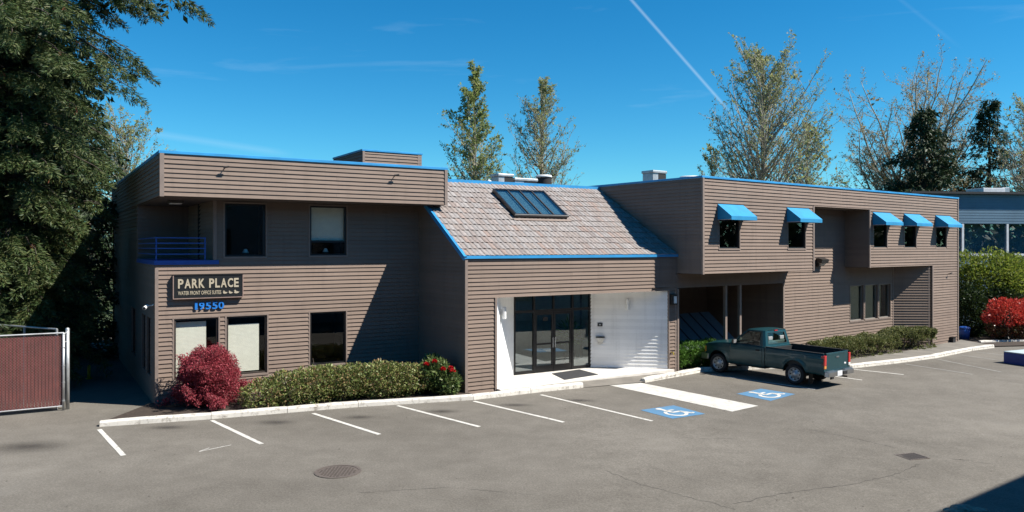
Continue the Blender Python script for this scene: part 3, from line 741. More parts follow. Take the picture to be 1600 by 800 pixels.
for r, mt in tiles[300:]:
    i = len(V); V += [mt @ Vector(v) for v in tv]; Fc += [tuple(i + k for k in f) for f in tf]
make_obj('roof_tiles', V, Fc, 'roof_tile', roof, kind='stuff')
# blue eave, rake, ridge
def bar(p, q, w, up, out, name='roof_flashing', mat='blue_flashing'):
    mb = MB(); up = Vector(up); out = Vector(out)
    mb.hexa([p, q, q + out * w, p + out * w, p + up, q + up, q + out * w + up, p + out * w + up]); return fix_normals(mb.build(name, mat, office))
bar(FA(-0.06, 0.032, 4.10), FA(8.72, 0.032, 4.10), 0.05, (0, 0, .09), FA.en)
bar(roofp(-0.10, -0.06, -.10), roofp(-0.10, TL * .80, -.10), 0.10, roofp(0, 0, .14) - roofp(0, 0, 0), FA.eu)
bar(FA(0.30, -4.06, 6.72), FA(8.9, -4.06, 6.72), 0.09, (0, 0, .14), FA.en)
mb = MB(); mb.fbox(FA, 0.3, 9.0, -17, -4.05, 6.55, 6.70); fix_normals(mb.build('roof_deck', 'roof_membrane', office))
# skylight: raised dark curb with four glass panes
def sky_box():
    t0, t1 = (eaveN + 1.90) * cl, (eaveN + 3.43) * cl; a, b = 2.92, 5.12; h0, h1 = 0.02, 0.19; fw = .06
    s = MB()
    def rb(u0, u1, ta, tb, z0, z1): s.hexa([roofp(u0, ta, z0), roofp(u1, ta, z0), roofp(u1, tb, z0), roofp(u0, tb, z0), roofp(u0, ta, z1), roofp(u1, ta, z1), roofp(u1, tb, z1), roofp(u0, tb, z1)])
    rb(a, a + fw, t0, t1, h0, h1); rb(b - fw, b, t0, t1, h0, h1); rb(a + fw, b - fw, t0, t0 + fw, h0, h1); rb(a + fw, b - fw, t1 - fw, t1, h0, h1)
    sk = fix_normals(s.build('skylight', 'black_frame', office))
    w = (b - a - 2 * fw) / 4
    for k in range(4):
        u0 = a + fw + w * k; s = MB(); rb(u0 + .012, u0 + w - .012, t0 + fw, t1 - fw, h1 - .03, h1 - .018); fix_normals(s.build('pane', 'skylight_glass', sk))
        if k: s = MB(); rb(u0 - .02, u0 + .02, t0 + fw, t1 - fw, h1 - .05, h1 + .004); fix_normals(s.build('glazing_bar', 'bronze_frame', sk))
    s = MB(); rb(a - .03, b + .03, t0 - .03, t0 - .002, h1 - .05, h1 + .006); fix_normals(s.build('front_trim', 'grey_frame', sk))
    s = MB(); rb(a - .1, b + .1, t0 - .18, t0 - .05, .05, .062); fix_normals(s.build('apron', 'trim_paint', sk))
    s = MB(); rb(a + fw, b - fw, t0 + fw, t1 - fw, .085, .10); fix_normals(s.build('shaft', 'skylight_shaft', sk))
sky_box()

# ---- right wing
wR = [(0.90, 2.05, 4.40, 5.52), (5.07, 6.24, 4.40, 5.52), (11.47, 12.62, 4.43, 5.52), (14.20, 15.30, 4.43, 5.52), (17.28, 18.38, 4.43, 5.52)]
FR0 = off(FR, 0)
lap_wall(FR0, 0.0, 19.62, -0.5, 6.85, holes=wR, opens=[(-1, 6.84, -1, 3.52), (6.84, 11.13, -1, 6.08), (11.13, 16.9, -1, 3.57)], prio=2)
for k, w in enumerate(wR):
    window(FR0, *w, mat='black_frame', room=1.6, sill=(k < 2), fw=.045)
trim_board(FR0, -0.03, 3.50, 6.86, .09, .055); trim_board(FR0, 6.76, 3.50, 6.08, .09, .05); trim_board(FR0, 11.10, 3.55, 6.08, .08, .045, mat='trim_paint')
trim_board(FR0, 16.88, -0.5, 3.57, .10, .045); trim_board(FR0, 19.55, -0.5, 6.86, .10, .05)
FRs = sub(FR, 0.0); lap_wall(FRs, -13.0, 0.0, 3.52, 6.85, prio=3)
FRs2 = sub(FR, 11.13); lap_wall(FRs2, -1.13, 0.0, 3.57, 6.08, prio=5)
NR = -1.13; FRl = off(FR, NR)
lw = [(11.56, 12.70, 1.12, 2.70), (12.84, 13.96, 1.12, 2.70), (14.10, 15.14, 1.12, 2.70)]
lap_wall(FRl, 6.45, 15.42, -0.6, 6.10, holes=lw, opens=[(-1, 6.84, 3.52, 9), (11.13, 20, 3.57, 9)], prio=3)
for w in lw: window(FRl, *w, mat='grey_frame', room=.5, fw=.035, n0=-.12, n1=-.06, room_mat='pane_reflection_grey')
lap_wall(FRl, -0.1, 6.45, 2.98, 3.52, prio=6)
trim_board(FRl, 6.43, -0.6, 3.0, .10, .045); trim_board(FRl, 15.36, -0.6, 3.57, .07, .04)
fa, la = line_frame(FR(15.42, NR, 0), FR(16.80, -0.04, 0))
lap_wall(fa, 0, la, -0.6, 3.57, prio=4)
trim_board(fa, la - .10, -.6, 3.57, .09, .03)
mb = MB()
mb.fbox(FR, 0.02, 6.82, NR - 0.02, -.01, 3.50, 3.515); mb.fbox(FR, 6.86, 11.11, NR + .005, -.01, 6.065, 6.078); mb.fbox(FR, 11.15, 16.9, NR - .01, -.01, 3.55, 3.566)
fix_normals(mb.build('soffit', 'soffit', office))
mb = MB(); mb.quad(FR(6.84, 0, 3.52), FR(6.84, NR, 3.52), FR(6.84, NR, 6.1), FR(6.84, 0, 6.1)); mb.quad(FR(19.62, 0, -1), FR(19.62, -13, -1), FR(19.62, -13, 6.85), FR(19.62, 0, 6.85)); mb.build('wall', 'trim_paint', office)
flash(FR0, -0.06, 19.70, 6.855, 6.93); flash(FRs, -13, -.06, 6.855, 6.93)
mb = MB(); mb.fbox(FR, 0.05, 19.55, -13, -.08, 6.50, 6.62); fix_normals(mb.build('roof_deck', 'roof_membrane', office))
# covered porch under the right wing
lap_wall(sub(FR, 6.46), -5.0, NR, -0.6, 3.0, prio=8)
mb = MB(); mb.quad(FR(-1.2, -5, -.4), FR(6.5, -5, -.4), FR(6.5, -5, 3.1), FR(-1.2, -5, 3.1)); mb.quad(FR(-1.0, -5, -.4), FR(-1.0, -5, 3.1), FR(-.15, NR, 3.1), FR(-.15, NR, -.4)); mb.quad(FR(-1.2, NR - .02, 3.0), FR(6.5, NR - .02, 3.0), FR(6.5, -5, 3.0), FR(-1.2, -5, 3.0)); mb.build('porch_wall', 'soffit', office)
for u in (2.80, 3.68): mb = MB(); mb.fbox(FR, u - .055, u + .055, NR - .11, NR, -.4, 2.98); fix_normals(mb.build('porch_post', 'trim_paint', office))
mb = MB(); mb.fbox(FR, -0.12, -0.02, NR - .08, NR + .02, -.3, 2.98); fix_normals(mb.build('porch_post', 'trim_paint', office))
def slope_pt(u, t): return FR(u, -1.75 - 1.5 * t, .62 + 1.15 * t)
for k in range(8):                                  # sloping ribbed panels at the back of the porch
    u0 = -0.7 + .64 * k; q = [slope_pt(u0 + .02, 0), slope_pt(u0 + .62, 0), slope_pt(u0 + .62, 1), slope_pt(u0 + .02, 1)]
    m = MB(); m.hexa([v - Vector((0, 0, .03)) for v in q] + q); fix_normals(m.build('sloped_panel', 'porch_panel', office))
    m = MB(); m.tube(slope_pt(u0, 0), slope_pt(u0, 1), .03, n=6); m.build('panel_rib', 'black_frame', office)
# rear walls and remaining closure so the building is a solid
mb = MB(); mb.quad(FA(-8.08, -16.9, -.3), FA(9.5, -16.9, -.3), FA(9.5, -16.9, 6.7), FA(-8.08, -16.9, 6.7)); mb.quad(FR(-.5, -12.9, -.6), FR(19.6, -12.9, -.6), FR(19.6, -12.9, 6.6), FR(-.5, -12.9, 6.6)); mb.build('rear_wall', 'trim_paint', office)

# ---- the lap boards themselves: the largest 300 singly, the rest joined per wall
bv = [(0, 0, 0), (1, 0, 0), (1, -0.034, 0), (0, -0.034, 0), (0, 0, 1), (1, 0, 1), (1, -0.004, 1), (0, -0.004, 1)]
bf = [(0, 3, 2, 1), (4, 5, 6, 7), (3, 7, 6, 2), (0, 4, 7, 3), (1, 2, 6, 5)]
bmesh_by = {}
for mname in ('siding_paint', 'siding_white'):
    me = bpy.data.meshes.new('siding_board'); me.from_pydata(bv, [], bf[:]); me.materials.append(M(mname)); bmesh_by[mname] = me
BOARDS.sort(key=lambda t: t[0])
for pr, wall, mt, mname in BOARDS[:300]:
    o = bpy.data.objects.new('siding_board', bmesh_by[mname]); COL.objects.link(o); o.matrix_basis = mt; attach(o, wall)
rest = {}
for pr, wall, mt, mname in BOARDS[300:]: rest.setdefault((wall.name, mname), (wall, []))[1].append(mt)
for (wn_, mname), (wall, ms) in rest.items():
    V, Fc = [], []
    for mt in ms:
        i = len(V); V += [mt @ Vector(v) for v in bv]; Fc += [tuple(i + k for k in f) for f in bf]
    make_obj('lap_siding', V, Fc, mname, wall, kind='stuff')
print('boards', len(BOARDS), 'tiles', len(tiles))

# ================================================================== NEIGHBOURS
# building the photograph was taken from: its long shaded front stands right behind the camera
FO = Frame(-0.9 - 30 * 0.8, -1.0 - 30 * 0.6 - 0.2, 36.9)   # u runs along the front
opp = empty('opposite_building', FO(30, -1, 0)); tag(opp, 'tall brown office block across the lot whose shadow falls in the corner', 'building')
mb = MB(); mb.fbox(FO, 0, 74, 0, 12, -1, 8.85); fix_normals(mb.build('walls', 'neighbour_brown', opp))
mb = MB(); mb.fbox(FO, -.3, 74.3, -.35, 12.3, 8.85, 9.1); fix_normals(mb.build('roof', 'roof_membrane', opp))
for k in range(12):
    for z in (0.9, 3.8, 6.6):
        m = MB(); u = 3 + k * 6.0; m.fbox(FO, u, u + 2.2, -.02, .05, z, z + 1.7); w = fix_normals(m.build('window', 'black_frame', opp))
        m = MB(); m.fbox(FO, u + .08, u + 2.12, -.03, -.022, z + .08, z + 1.62); fix_normals(m.build('pane', 'skylight_glass', w))
# blue neighbour at the right edge
FN = Frame(24.0, 46.0, 8.0)
nb = empty('blue_building', FN(8, 0, -.3)); tag(nb, 'pale blue flat roofed building with wide windows behind the tall shrub', 'building')
mb = MB(); mb.fbox(FN, 0, 30, -14, 0, -.6, 4.0); mb.fbox(FN, 0, 30, -14, 0.02, 5.85, 7.65); mb.fbox(FN, 0, 30, -14, -.6, 4.0, 5.85); fix_normals(mb.build('wall', 'neighbour_blue', nb))
for k in range(40):                                # shallow clapboard lines of the upper band
    if k < 11: m = MB(); m.fbox(FN, -.02, 30, 0.02, 0.05, 5.88 + k * .16, 5.88 + k * .16 + .13); fix_normals(m.build('siding_board', 'neighbour_blue', nb))
mb = MB(); mb.fbox(FN, -.3, 30.3, -14.3, .35, 7.65, 7.78); fix_normals(mb.build('roof', 'bronze_frame', nb))
for k in range(7):
    u = 0.2 + k * 3.0
    m = MB(); m.fbox(FN, u, u + .14, -.05, .06, 4.0, 5.85); fix_normals(m.build('mullion', 'neighbour_white', nb))
    m = MB(); m.fbox(FN, u + .14, u + 3.0, -.04, -.02, 4.05, 5.82); fix_normals(m.build('window', 'door_glass', nb))
mb = MB(); mb.fbox(FN, 0, 22, -.05, .08, 3.9, 4.05); fix_normals(mb.build('sill', 'neighbour_white', nb))
ru = empty('rooftop_unit', FN(9, -4, 7.7)); tag(ru, 'white rooftop unit on the blue neighbouring building', 'rooftop unit')
mb = MB(); mb.fbox(FN, 7.9, 9.5, -5.5, -3.9, 7.78, 8.38); bevel(mb.build('casing', 'neighbour_white', ru), .03)
mb = MB(); mb.fbox(FN, 9.55, 10.1, -5.2, -4.2, 7.78, 8.45); bevel(mb.build('hood', 'galvanised', ru), .03)

# ================================================================== FITTINGS ON THE OFFICE BUILDING
where = ['leftmost blue awning, next to the tiled entrance roof', 'second blue awning from the left, beside the upper wall recess', 'third blue awning from the left, right of the upper wall recess',
         'fourth blue awning from the left, middle of the right hand three', 'rightmost blue awning near the far corner of the building']
for (u, w), lab in zip([(0.80, 1.46), (4.97, 1.48), (11.38, 1.5), (14.12, 1.5), (17.2, 1.5)], where):
    a, b = u, u + w; aw = empty('awning', FR(u + w / 2, 0.03, 5.4)); tag(aw, lab, 'awning', 'blue window awnings on the right wing')
    n0 = 0.03; T, f1, f0, P = 5.97, 5.53, 5.40, 0.62
    m = MB()
    def sag(s, t): return -0.018 * math.sin(math.pi * s) * math.sin(math.pi * t)
    N = 8
    for i in range(N + 1):
        for j in range(N + 1):
            s, t = i / N, j / N; m.v.append(FR(a + (b - a) * s, n0 + (P - n0) * t, T + (f1 - T) * t + sag(s, t)))
    for i in range(N):
        for j in range(N): q = i * (N + 1) + j; m.f.append((q, q + 1, q + N + 2, q + N + 1))
    m.quad(FR(a, P, f1), FR(a, P, f0), FR(b, P, f0), FR(b, P, f1))
    for x in (a, b): m.quad(FR(x, n0, T), FR(x, P, f1), FR(x, P, f0), FR(x, n0, f0))
    o = m.build('canopy', 'awning_cloth', aw); md = o.modifiers.new('s', 'SOLIDIFY'); md.thickness = .006; md.offset = 0
    m = MB(); r = .012
    m.tube(FR(a, n0, f0 + .012), FR(a, P - .01, f0 + .012), r); m.tube(FR(b, n0, f0 + .012), FR(b, P - .01, f0 + .012), r); m.tube(FR(a, P - .015, f0 + .012), FR(b, P - .015, f0 + .012), r); m.tube(FR(a, n0, T - .02), FR(b, n0, T - .02), r)
    fix_normals(m.build('frame', 'galvanised', aw))
# name board
sg = empty('sign_board', FL(-6.7, .03, 3.02)); tag(sg, 'black PARK PLACE sign board with cream lettering on the left wing', 'sign')
a, b, c, d = -7.63, -5.76, 3.00, 3.64
m = MB(); m.fbox(FL, a, b, .03, .15, c, d); fix_normals(m.build('board', 'sign_black', sg))
m = MB(); t = .022
for e in ((a - t, a, c - t, d), (b, b + t, c - t, d), (a, b, c - t, c)): m.fbox(FL, e[0], e[1], .03, .165, e[2], e[3])
fix_normals(m.build('frame', 'sign_frame', sg))
m = MB(); m.fbox(FL, a - t, b + t, .03, .165, d, d + t); fix_normals(m.build('frame', 'black_frame', sg))
def put_text(txt, u0, u1, z0, z1, n, ext, mat, parent, name, F=FL, offset=0.0, spacing=1.0):
    v, fc = text_mesh(txt, 1.0, 0.0, offset, spacing); mn, mx = v.min(0), v.max(0)
    V = []
    for layer in (0, 1):
        for p in v:
            s = (p[0] - mn[0]) / (mx[0] - mn[0]); q = (p[1] - mn[1]) / (mx[1] - mn[1])
            V.append(F(u0 + (u1 - u0) * s, n + ext * layer, z0 + (z1 - z0) * q))
    k = len(v); from collections import Counter
    ec = Counter(); 
    for f in fc:
        for x, y in zip(f, f[1:] + f[:1]): ec[(x, y)] += 1
    faces = [tuple(i + k for i in f) for f in fc] + [f[::-1] for f in fc]
    for (x, y) in ec:
        if (y, x) not in ec: faces.append((x, y, y + k, x + k))
    o = make_obj(name, V, faces, mat, parent); fix_normals(o); return o
for word, w0, w1 in (('PARK', -7.52, -6.81), ('PLACE', -6.69, -5.87)):      # each letter a part of its own
    wid = {'P': .92, 'A': 1.08, 'R': 1.0, 'K': 1.02, 'L': .84, 'C': 1.0, 'E': .86}; gap = .16
    k_ = (w1 - w0) / (sum(wid[c] for c in word) + gap * (len(word) - 1)); x = w0
    for c_ in word:
        put_text(c_, x, x + wid[c_] * k_, 3.28, 3.545, .152, .012, 'sign_cream', sg, 'letter', offset=0.03); x += (wid[c_] + gap) * k_
put_text('WATER FRONT OFFICE SUITES', -7.52, -6.36, 3.09, 3.20, .152, .008, 'sign_cream', sg, 'small_lettering', offset=0.012)['kind'] = 'stuff'
duck = [(0, .2), (.12, .05), (.45, 0), (.8, .1), (1.0, .35), (.82, .32), (.6, .42), (.42, .40), (.34, .62), (.20, .72), (.06, .62), (-.06, .56), (.08, .52), (.14, .40), (.02, .32)]
for k, (u, sc_) in enumerate(((-6.31, .13), (-6.15, .12), (-6.0, .15))):
    m = MB(); m.prism([FL(u + x * sc_, .151, 3.095 + y * sc_) for x, y in duck], FL.en * .009); fix_normals(m.build('duck_emblem', 'sign_cream', sg))
nm = empty('house_number', FL(-6.65, .03, 2.65)); tag(nm, 'blue raised house number 19550 below the sign board', 'house number')
xs = [-7.06, -6.95, -6.77, -6.59, -6.42]; ws = [.07, .15, .15, .15, .16]
for ch, x, w in zip('19550', xs, ws): put_text(ch, x, x + w, 2.655, 2.865, .05, .03, 'number_blue', nm, 'digit', offset=0.02)
# security camera at the corner
cmr = empty('security_camera', FA(-8.12, NL - .05, 2.74)); tag(cmr, 'small white security camera on the left building corner', 'camera')
p = FA(-8.14, NL - .25, 2.80); m = MB(); m.tube(FA(-8.08, NL - .2, 2.84), p, .02); m.tube(p, FA(-8.28, NL - .2, 2.80), .02); fix_normals(m.build('bracket', 'lamp_white', cmr))
m = MB(); m.tube(FA(-8.26, NL - .25, 2.80), FA(-8.36, NL - .08, 2.74), .045, .05, 12); fix_normals(m.build('housing', 'lamp_white', cmr))
m = MB(); m.tube(FA(-8.36, NL - .08, 2.74), FA(-8.365, NL - .07, 2.738), .036, .036, 12); fix_normals(m.build('lens', 'black_frame', cmr))
# entrance pier lantern, flood lamp, sconces, intercom, phone
lt = empty('wall_lantern', FE(8.38, .03, 2.45)); tag(lt, 'dark framed white wall lantern on the pier right of the entrance', 'wall lamp')
m = MB(); m.fbox(FE, 8.25, 8.32, .03, .16, 2.40, 2.76); m.fbox(FE, 8.32, 8.49, .03, .15, 2.70, 2.76); m.fbox(FE, 8.32, 8.49, .03, .15, 2.40, 2.44); fix_normals(m.build('housing', 'black_frame', lt))
m = MB(); m.fbox(FE, 8.322, 8.485, .035, .14, 2.44, 2.70); bevel(m.build('lens', 'lamp_white', lt), .015)
fl_ = empty('flood_lamp', FRl(9.0, .03, 3.75)); tag(fl_, 'black hooded flood lamp on the wall below the upper recess', 'wall lamp')
m = MB(); m.fbox(FRl, 8.82, 9.10, .03, .12, 3.62, 3.98); m.hexa([FRl(8.80, .12, 3.80), FRl(9.32, .12, 3.80), FRl(9.32, .30, 3.76), FRl(8.80, .30, 3.76), FRl(8.80, .12, 3.99), FRl(9.32, .12, 3.99), FRl(9.32, .34, 3.92), FRl(8.80, .34, 3.92)]); fix_normals(m.build('housing', 'black_frame', fl_))
m = MB(); m.hexa([FRl(8.9, .10, 3.64), FRl(9.15, .10, 3.64), FRl(9.15, .2, 3.66), FRl(8.9, .2, 3.66), FRl(8.9, .12, 3.79), FRl(9.22, .12, 3.79), FRl(9.22, .27, 3.75), FRl(8.9, .27, 3.75)]); fix_normals(m.build('lens', 'galvanised', fl_))
def sconce(F, u, z, lab):
    s = empty('wall_sconce', F(u, .02, z)); tag(s, lab, 'wall lamp', 'sconces on the white porch walls')
    m = MB(); m.fbox(F, u - .05, u + .05, .03, .06, z - .08, z + .08); fix_normals(m.build('bracket', 'galvanised', s))
    m = MB(); m.tube(F(u, .13, z - .18), F(u, .13, z + .18), .065, n=16); fix_normals(m.build('shade', 'lamp_white', s)); m = MB(); m.tube(F(u, .13, z + .1805), F(u, .13, z + .19), .055, n=16); fix_normals(m.build('rim', 'galvanised', s))
sconce(fl, 0.55, 2.38, 'cylindrical white sconce on the white wall left of the glass doors')
sconce(fr, 1.35, 2.40, 'cylindrical pale sconce on the white wall right of the glass doors')
ic = empty('intercom', fr(0.36, .03, 1.62)); tag(ic, 'small black intercom panel on the white porch wall', 'intercom')
m = MB(); m.fbox(fr, .28, .46, .028, .06, 1.60, 1.72); bevel(m.build('panel', 'black_frame', ic), .01); m = MB(); m.fbox(fr, .33, .41, .06, .066, 1.64, 1.68); fix_normals(m.build('button', 'galvanised', ic))
ash = empty('ash_bin', fr(0.38, .03, 1.0)); tag(ash, 'grey wall mounted ash bin under the intercom', 'ash bin')
m = MB(); m.hexa([fr(.30, .028, .98), fr(.46, .028, .98), fr(.46, .12, 1.0), fr(.30, .12, 1.0), fr(.24, .028, 1.20), fr(.52, .028, 1.20), fr(.52, .17, 1.20), fr(.24, .17, 1.20)]); bevel(m.build('bowl', 'galvanised', ash), .015)
m = MB(); m.fbox(fr, .22, .54, .028, .19, 1.202, 1.23); bevel(m.build('lid', 'black_frame', ash), .006)
# door mat, lying on the slab
pts = [Vector((x, y, .117)) for x, y in ((1.36, 26.28), (2.38, 27.15), (2.93, 26.08), (1.72, 25.05))]
m = MB(); m.prism(pts, (0, 0, .012)); o = fix_normals(m.build('door_mat', 'mat_rubber')); tag(o, 'dark grey rubber door mat before the glass doors', 'door mat')
# lobby plant
pl = empty('potted_plant', FA(5.75, -2.6, .12)); tag(pl, 'leafy potted plant inside the glass behind the right pane', 'plant')
m = MB(); c0 = FA(5.75, -2.6, .12); m.lathe([(0, 0), (.17, 0), (.24, .42), (.20, .42), (.18, .36), (0, .36)], 16, lambda v: Vector((c0.x + v.x, c0.y + v.z, c0.z + v.y))); fix_normals(m.build('pot', 'black_matte', pl, True))
nlf = 220; th = RNG.uniform(0, 6.28, nlf); el = RNG.uniform(-.2, 1.3, nlf); Dn = np.stack([np.cos(th) * np.cos(el), np.sin(th) * np.cos(el), np.sin(el)], 1)
quads_obj('leaves', leaf_quads(np.array(c0) + np.array([0, 0, .9]) + Dn * RNG.uniform(.0, .5, (nlf, 1)) * np.array([.7, .7, 1.4]), Dn + np.array([0, 0, -.3]), rand_dirs(nlf), RNG.uniform(.25, .45, nlf), RNG.uniform(.06, .1, nlf)), 'leaf_bright', pl)
m = MB(); m.tube(c0 + Vector((0, 0, .3)), c0 + Vector((0, 0, 1.3)), .02, .01, 6); m.build('stem', 'bark', pl)
# brackets on the roof band, hose tap, soffit lamp, base box
for (F, u, z), lab in zip([(FC, -6.49, 6.62), (FC, -1.43, 6.65), (FR0, 18.5, 3.13)], ['small black bracket left on the roof band above the sign board', 'small black bracket on the roof band near its right end', 'small black bracket on the wall by the far right corner']):
    s = empty('wall_bracket', F(u, .03, z)); tag(s, lab, 'bracket')
    m = MB(); m.tube(F(u, .02, z), F(u, .16, z + .02), .014, n=6); fix_normals(m.build('arm', 'black_matte', s)); m = MB(); m.tube(F(u - .05, .16, z + .02), F(u + .10, .18, z + .05), .026, n=8); fix_normals(m.build('head', 'black_matte', s))
tp = empty('hose_tap', FE(8.28, .03, .66)); tag(tp, 'brass hose tap low on the entrance pier', 'tap')
m = MB(); m.tube(FE(8.32, .02, .70), FE(8.32, .13, .70), .018, n=8); m.tube(FE(8.32, .13, .71), FE(8.32, .15, .62), .016, n=8); fix_normals(m.build('spout', 'yellow_paint', tp)); m = MB(); m.tube(FE(8.32, .10, .74), FE(8.32, .10, .755), .04, n=10); fix_normals(m.build('handle', 'black_matte', tp))
sl_ = empty('soffit_lamp', FA(-7.4, NL - .5, 5.72)); tag(sl_, 'pale square lamp under the canopy above the blue balcony', 'ceiling lamp')
m = MB(); m.fbox(FA, -7.66, -7.28, NL - .85, NL - .40, 5.72, 5.798); bevel(m.build('housing', 'bronze_frame', sl_), .01); m = MB(); m.fbox(FA, -7.62, -7.32, NL - .81, NL - .44, 5.70, 5.719); bevel(m.build('lens', 'lamp_white', sl_), .006)
bx = empty('vent_box', FR0(18.85, .03, -.25)); tag(bx, 'small black vent box at the foot of the far right corner', 'vent')
m = MB(); m.fbox(FR0, 18.68, 18.98, .03, .2, -.28, .0); bevel(m.build('casing', 'black_matte', bx), .02); m = MB(); m.fbox(FR0, 18.66, 19.0, .03, .23, .0, .03); fix_normals(m.build('lid', 'black_frame', bx))

# rooftop ventilators
def vent_box(F, u0, u1, n0, n1, z0, z1, lab):
    s = empty('roof_ventilator', F((u0 + u1) / 2, (n0 + n1) / 2, z0)); tag(s, lab, 'roof vent', 'ventilators on the flat roofs')
    m = MB(); m.fbox(F, u0, u1, n0, n1, z0, z1 - .12); bevel(m.build('casing', 'galvanised', s), .02)
    m = MB(); m.fbox(F, u0 + (u1 - u0) * .42, u1 + .005, n1 + .002, n1 + .012, z0 + .25, z1 - .14); fix_normals(m.build('louvre', 'black_matte', s))
    m = MB(); m.fbox(F, u0 - .04, u1 + .04, n0 - .04, n1 + .05, z1 - .12, z1); bevel(m.build('cap', 'galvanised', s), .03)
def vent_drum(F, u, n, r, z0, z1, lab):
    s = empty('roof_ventilator', F(u, n, z0)); tag(s, lab, 'roof vent', 'ventilators on the flat roofs'); c = F(u, n, 0)
    T = lambda v: Vector((c.x + v.x, c.y + v.z, v.y))
    m = MB(); m.lathe([(r * .9, z0), (r * .9, z1 - .1)], 24, T); m.build('drum', 'black_matte', s, True)
    m = MB(); m.lathe([(0, z1), (r * .9, z1 - .015), (r, z1 - .06), (r, z1 - .12), (r * .92, z1 - .12)], 24, T); fix_normals(m.build('cap', 'lamp_white', s, True))
    m = MB(); m.lathe([(r * 1.02, z0), (r * 1.02, z0 + .25), (r * .9, z0 + .26)], 24, T); fix_normals(m.build('curb', 'galvanised', s, True))
vent_box(FA, 5.35, 6.05, -7.6, -7.0, 6.70, 7.50, 'white rooftop ventilator leftmost behind the tiled roof ridge')
vent_box(FA, 6.15, 7.25, -7.7, -7.0, 6.70, 7.36, 'low wide white ventilator, middle of the three behind the ridge')
vent_drum(FA, 7.82, -7.3, .36, 6.70, 7.58, 'black drum ventilator with white cap behind the ridge')
vent_box(FR, 3.05, 3.85, -5.7, -5.1, 6.62, 7.72, 'white and black ventilator on the right wing roof')
vent_drum(FR, 5.65, -5.3, .46, 6.62, 7.62, 'low drum ventilator beside the corner of the right wing roof')
s = empty('roof_pipe', FA(4.9, -7.2, 6.7)); tag(s, 'bent grey roof pipe left of the ventilators', 'pipe'); m = MB(); m.tube(FA(4.95, -7.2, 6.7), FA(4.95, -7.2, 7.22), .06); m.tube(FA(4.95, -7.2, 7.20), FA(5.15, -7.2, 7.12), .06); fix_normals(m.build('pipe', 'galvanised', s))

# ================================================================== FENCE with maroon slats
f0, f1 = Vector((-12.15, 21.0, 0)), Vector((-13.4, 20.23, 0)); dF = (f1 - f0).normalized(); nF = Vector((-dF.y, dF.x, 0))
if nF.y > 0: nF = -nF
def FFp(s, n, z): return f0 + dF * s + nF * n + Vector((0, 0, z))
fe = empty('chain_link_fence', f0); tag(fe, 'chain link fence with maroon privacy slats and silver posts', 'fence')
LF = 4.6
for k in range(int(LF / .082)):
    s = .12 + k * .082; zz = 2.06 + random.uniform(-.01, .012); m = MB(); w = .07
    P = [FFp(s, -.012, .10), FFp(s + w, -.012, .10), FFp(s + w, -.004, .10), FFp(s, -.004, .10)]; m.hexa(P + [p + Vector((0, 0, zz - .10)) for p in P]); fix_normals(m.build('slat', 'maroon_slat', fe))
V, Fc = [], []
def wire(p, q, r=.0022):
    d = (q - p).normalized(); a_ = d.cross(nF).normalized() * r; b_ = nF * r; i = len(V)
    for c in (p, q): V.extend([c + a_, c + b_, c - a_])
    Fc.extend([(i, i + 1, i + 4, i + 3), (i + 1, i + 2, i + 5, i + 4), (i + 2, i, i + 3, i + 5)])
zlo, zhi, pit = .08, 2.10, .075
k = -int((zhi - zlo) / pit) - 1
while k * pit < LF:
    s0 = k * pit
    for sgn in (1, -1):
        a_s, b_s = (s0, s0 + (zhi - zlo)) if sgn == 1 else (s0 + (zhi - zlo), s0)
        pts_ = [(a_s, zlo), (b_s, zhi)]
        lo, hi = .1, LF
        (sa, za), (sb, zb) = pts_
        ta = 0.0; tb = 1.0
        ds = sb - sa
        t1, t2 = (lo - sa) / ds, (hi - sa) / ds
        ta = max(0, min(t1, t2)); tb = min(1, max(t1, t2))
        if tb > ta + .01: wire(FFp(sa + ds * ta, .006 + .003 * sgn, za + (zb - za) * ta), FFp(sa + ds * tb, .006 + .003 * sgn, za + (zb - za) * tb))
    k += 1
make_obj('chain_link_mesh', V, Fc, 'wire_grey', fe, kind='stuff')
def post(s, n, z, r, nmn='post'):
    m = MB(); m.tube(FFp(s, n, -.05), FFp(s, n, z), r, n=14); m.lathe([(0, z + r * .9), (r * .7, z + r * .6), (r * 1.08, z), (r * 1.08, z - .03)], 14, lambda v: FFp(s, n, 0) + Vector((v.x, v.z, v.y))); fix_normals(m.build(nmn, 'galvanised', fe, True))
post(0.0, -.09, 2.20, .05); post(.10, .02, 2.10, .032); post(2.6, .0, 2.12, .035); post(LF, .0, 2.12, .035)
m = MB(); m.tube(FFp(.1, .02, 2.11), FFp(LF, .0, 2.13), .022); m.tube(FFp(.0, -.09, 2.12), FFp(.1, .02, 2.08), .015); m.tube(FFp(.0, -.09, 1.86), FFp(.1, .02, 1.86), .016); m.tube(FFp(.1, .02, .12), FFp(LF, .0, .12), .018); fix_normals(m.build('rail', 'galvanised', fe))
m = MB()
for z in (.25, .75, 1.2, 1.7): m.tube(FFp(.1, .02, z), FFp(.1, .02, z + .03), .042, n=12)
fix_normals(m.build('tension_bands', 'galvanised', fe, kind='stuff'))
# return run of the same fence going back into the shade
fb = empty('rear_fence', FFp(.0, -.2, 0)); tag(fb, 'dark fence run going back behind the maroon fence corner', 'fence')
m = MB(); B0 = FFp(.25, -.2, 0); B1 = B0 + Vector((-5.2, 2.6, 0))
m.tube(B0 + Vector((0, 0, 2.2)), B1 + Vector((0, 0, 2.2)), .025); fix_normals(m.build('rail', 'galvanised', fb))
for k in range(5): p = B0.lerp(B1, k / 4); m = MB(); m.tube(p, p + Vector((0, 0, 2.2)), .03); fix_normals(m.build('post', 'galvanised', fb))

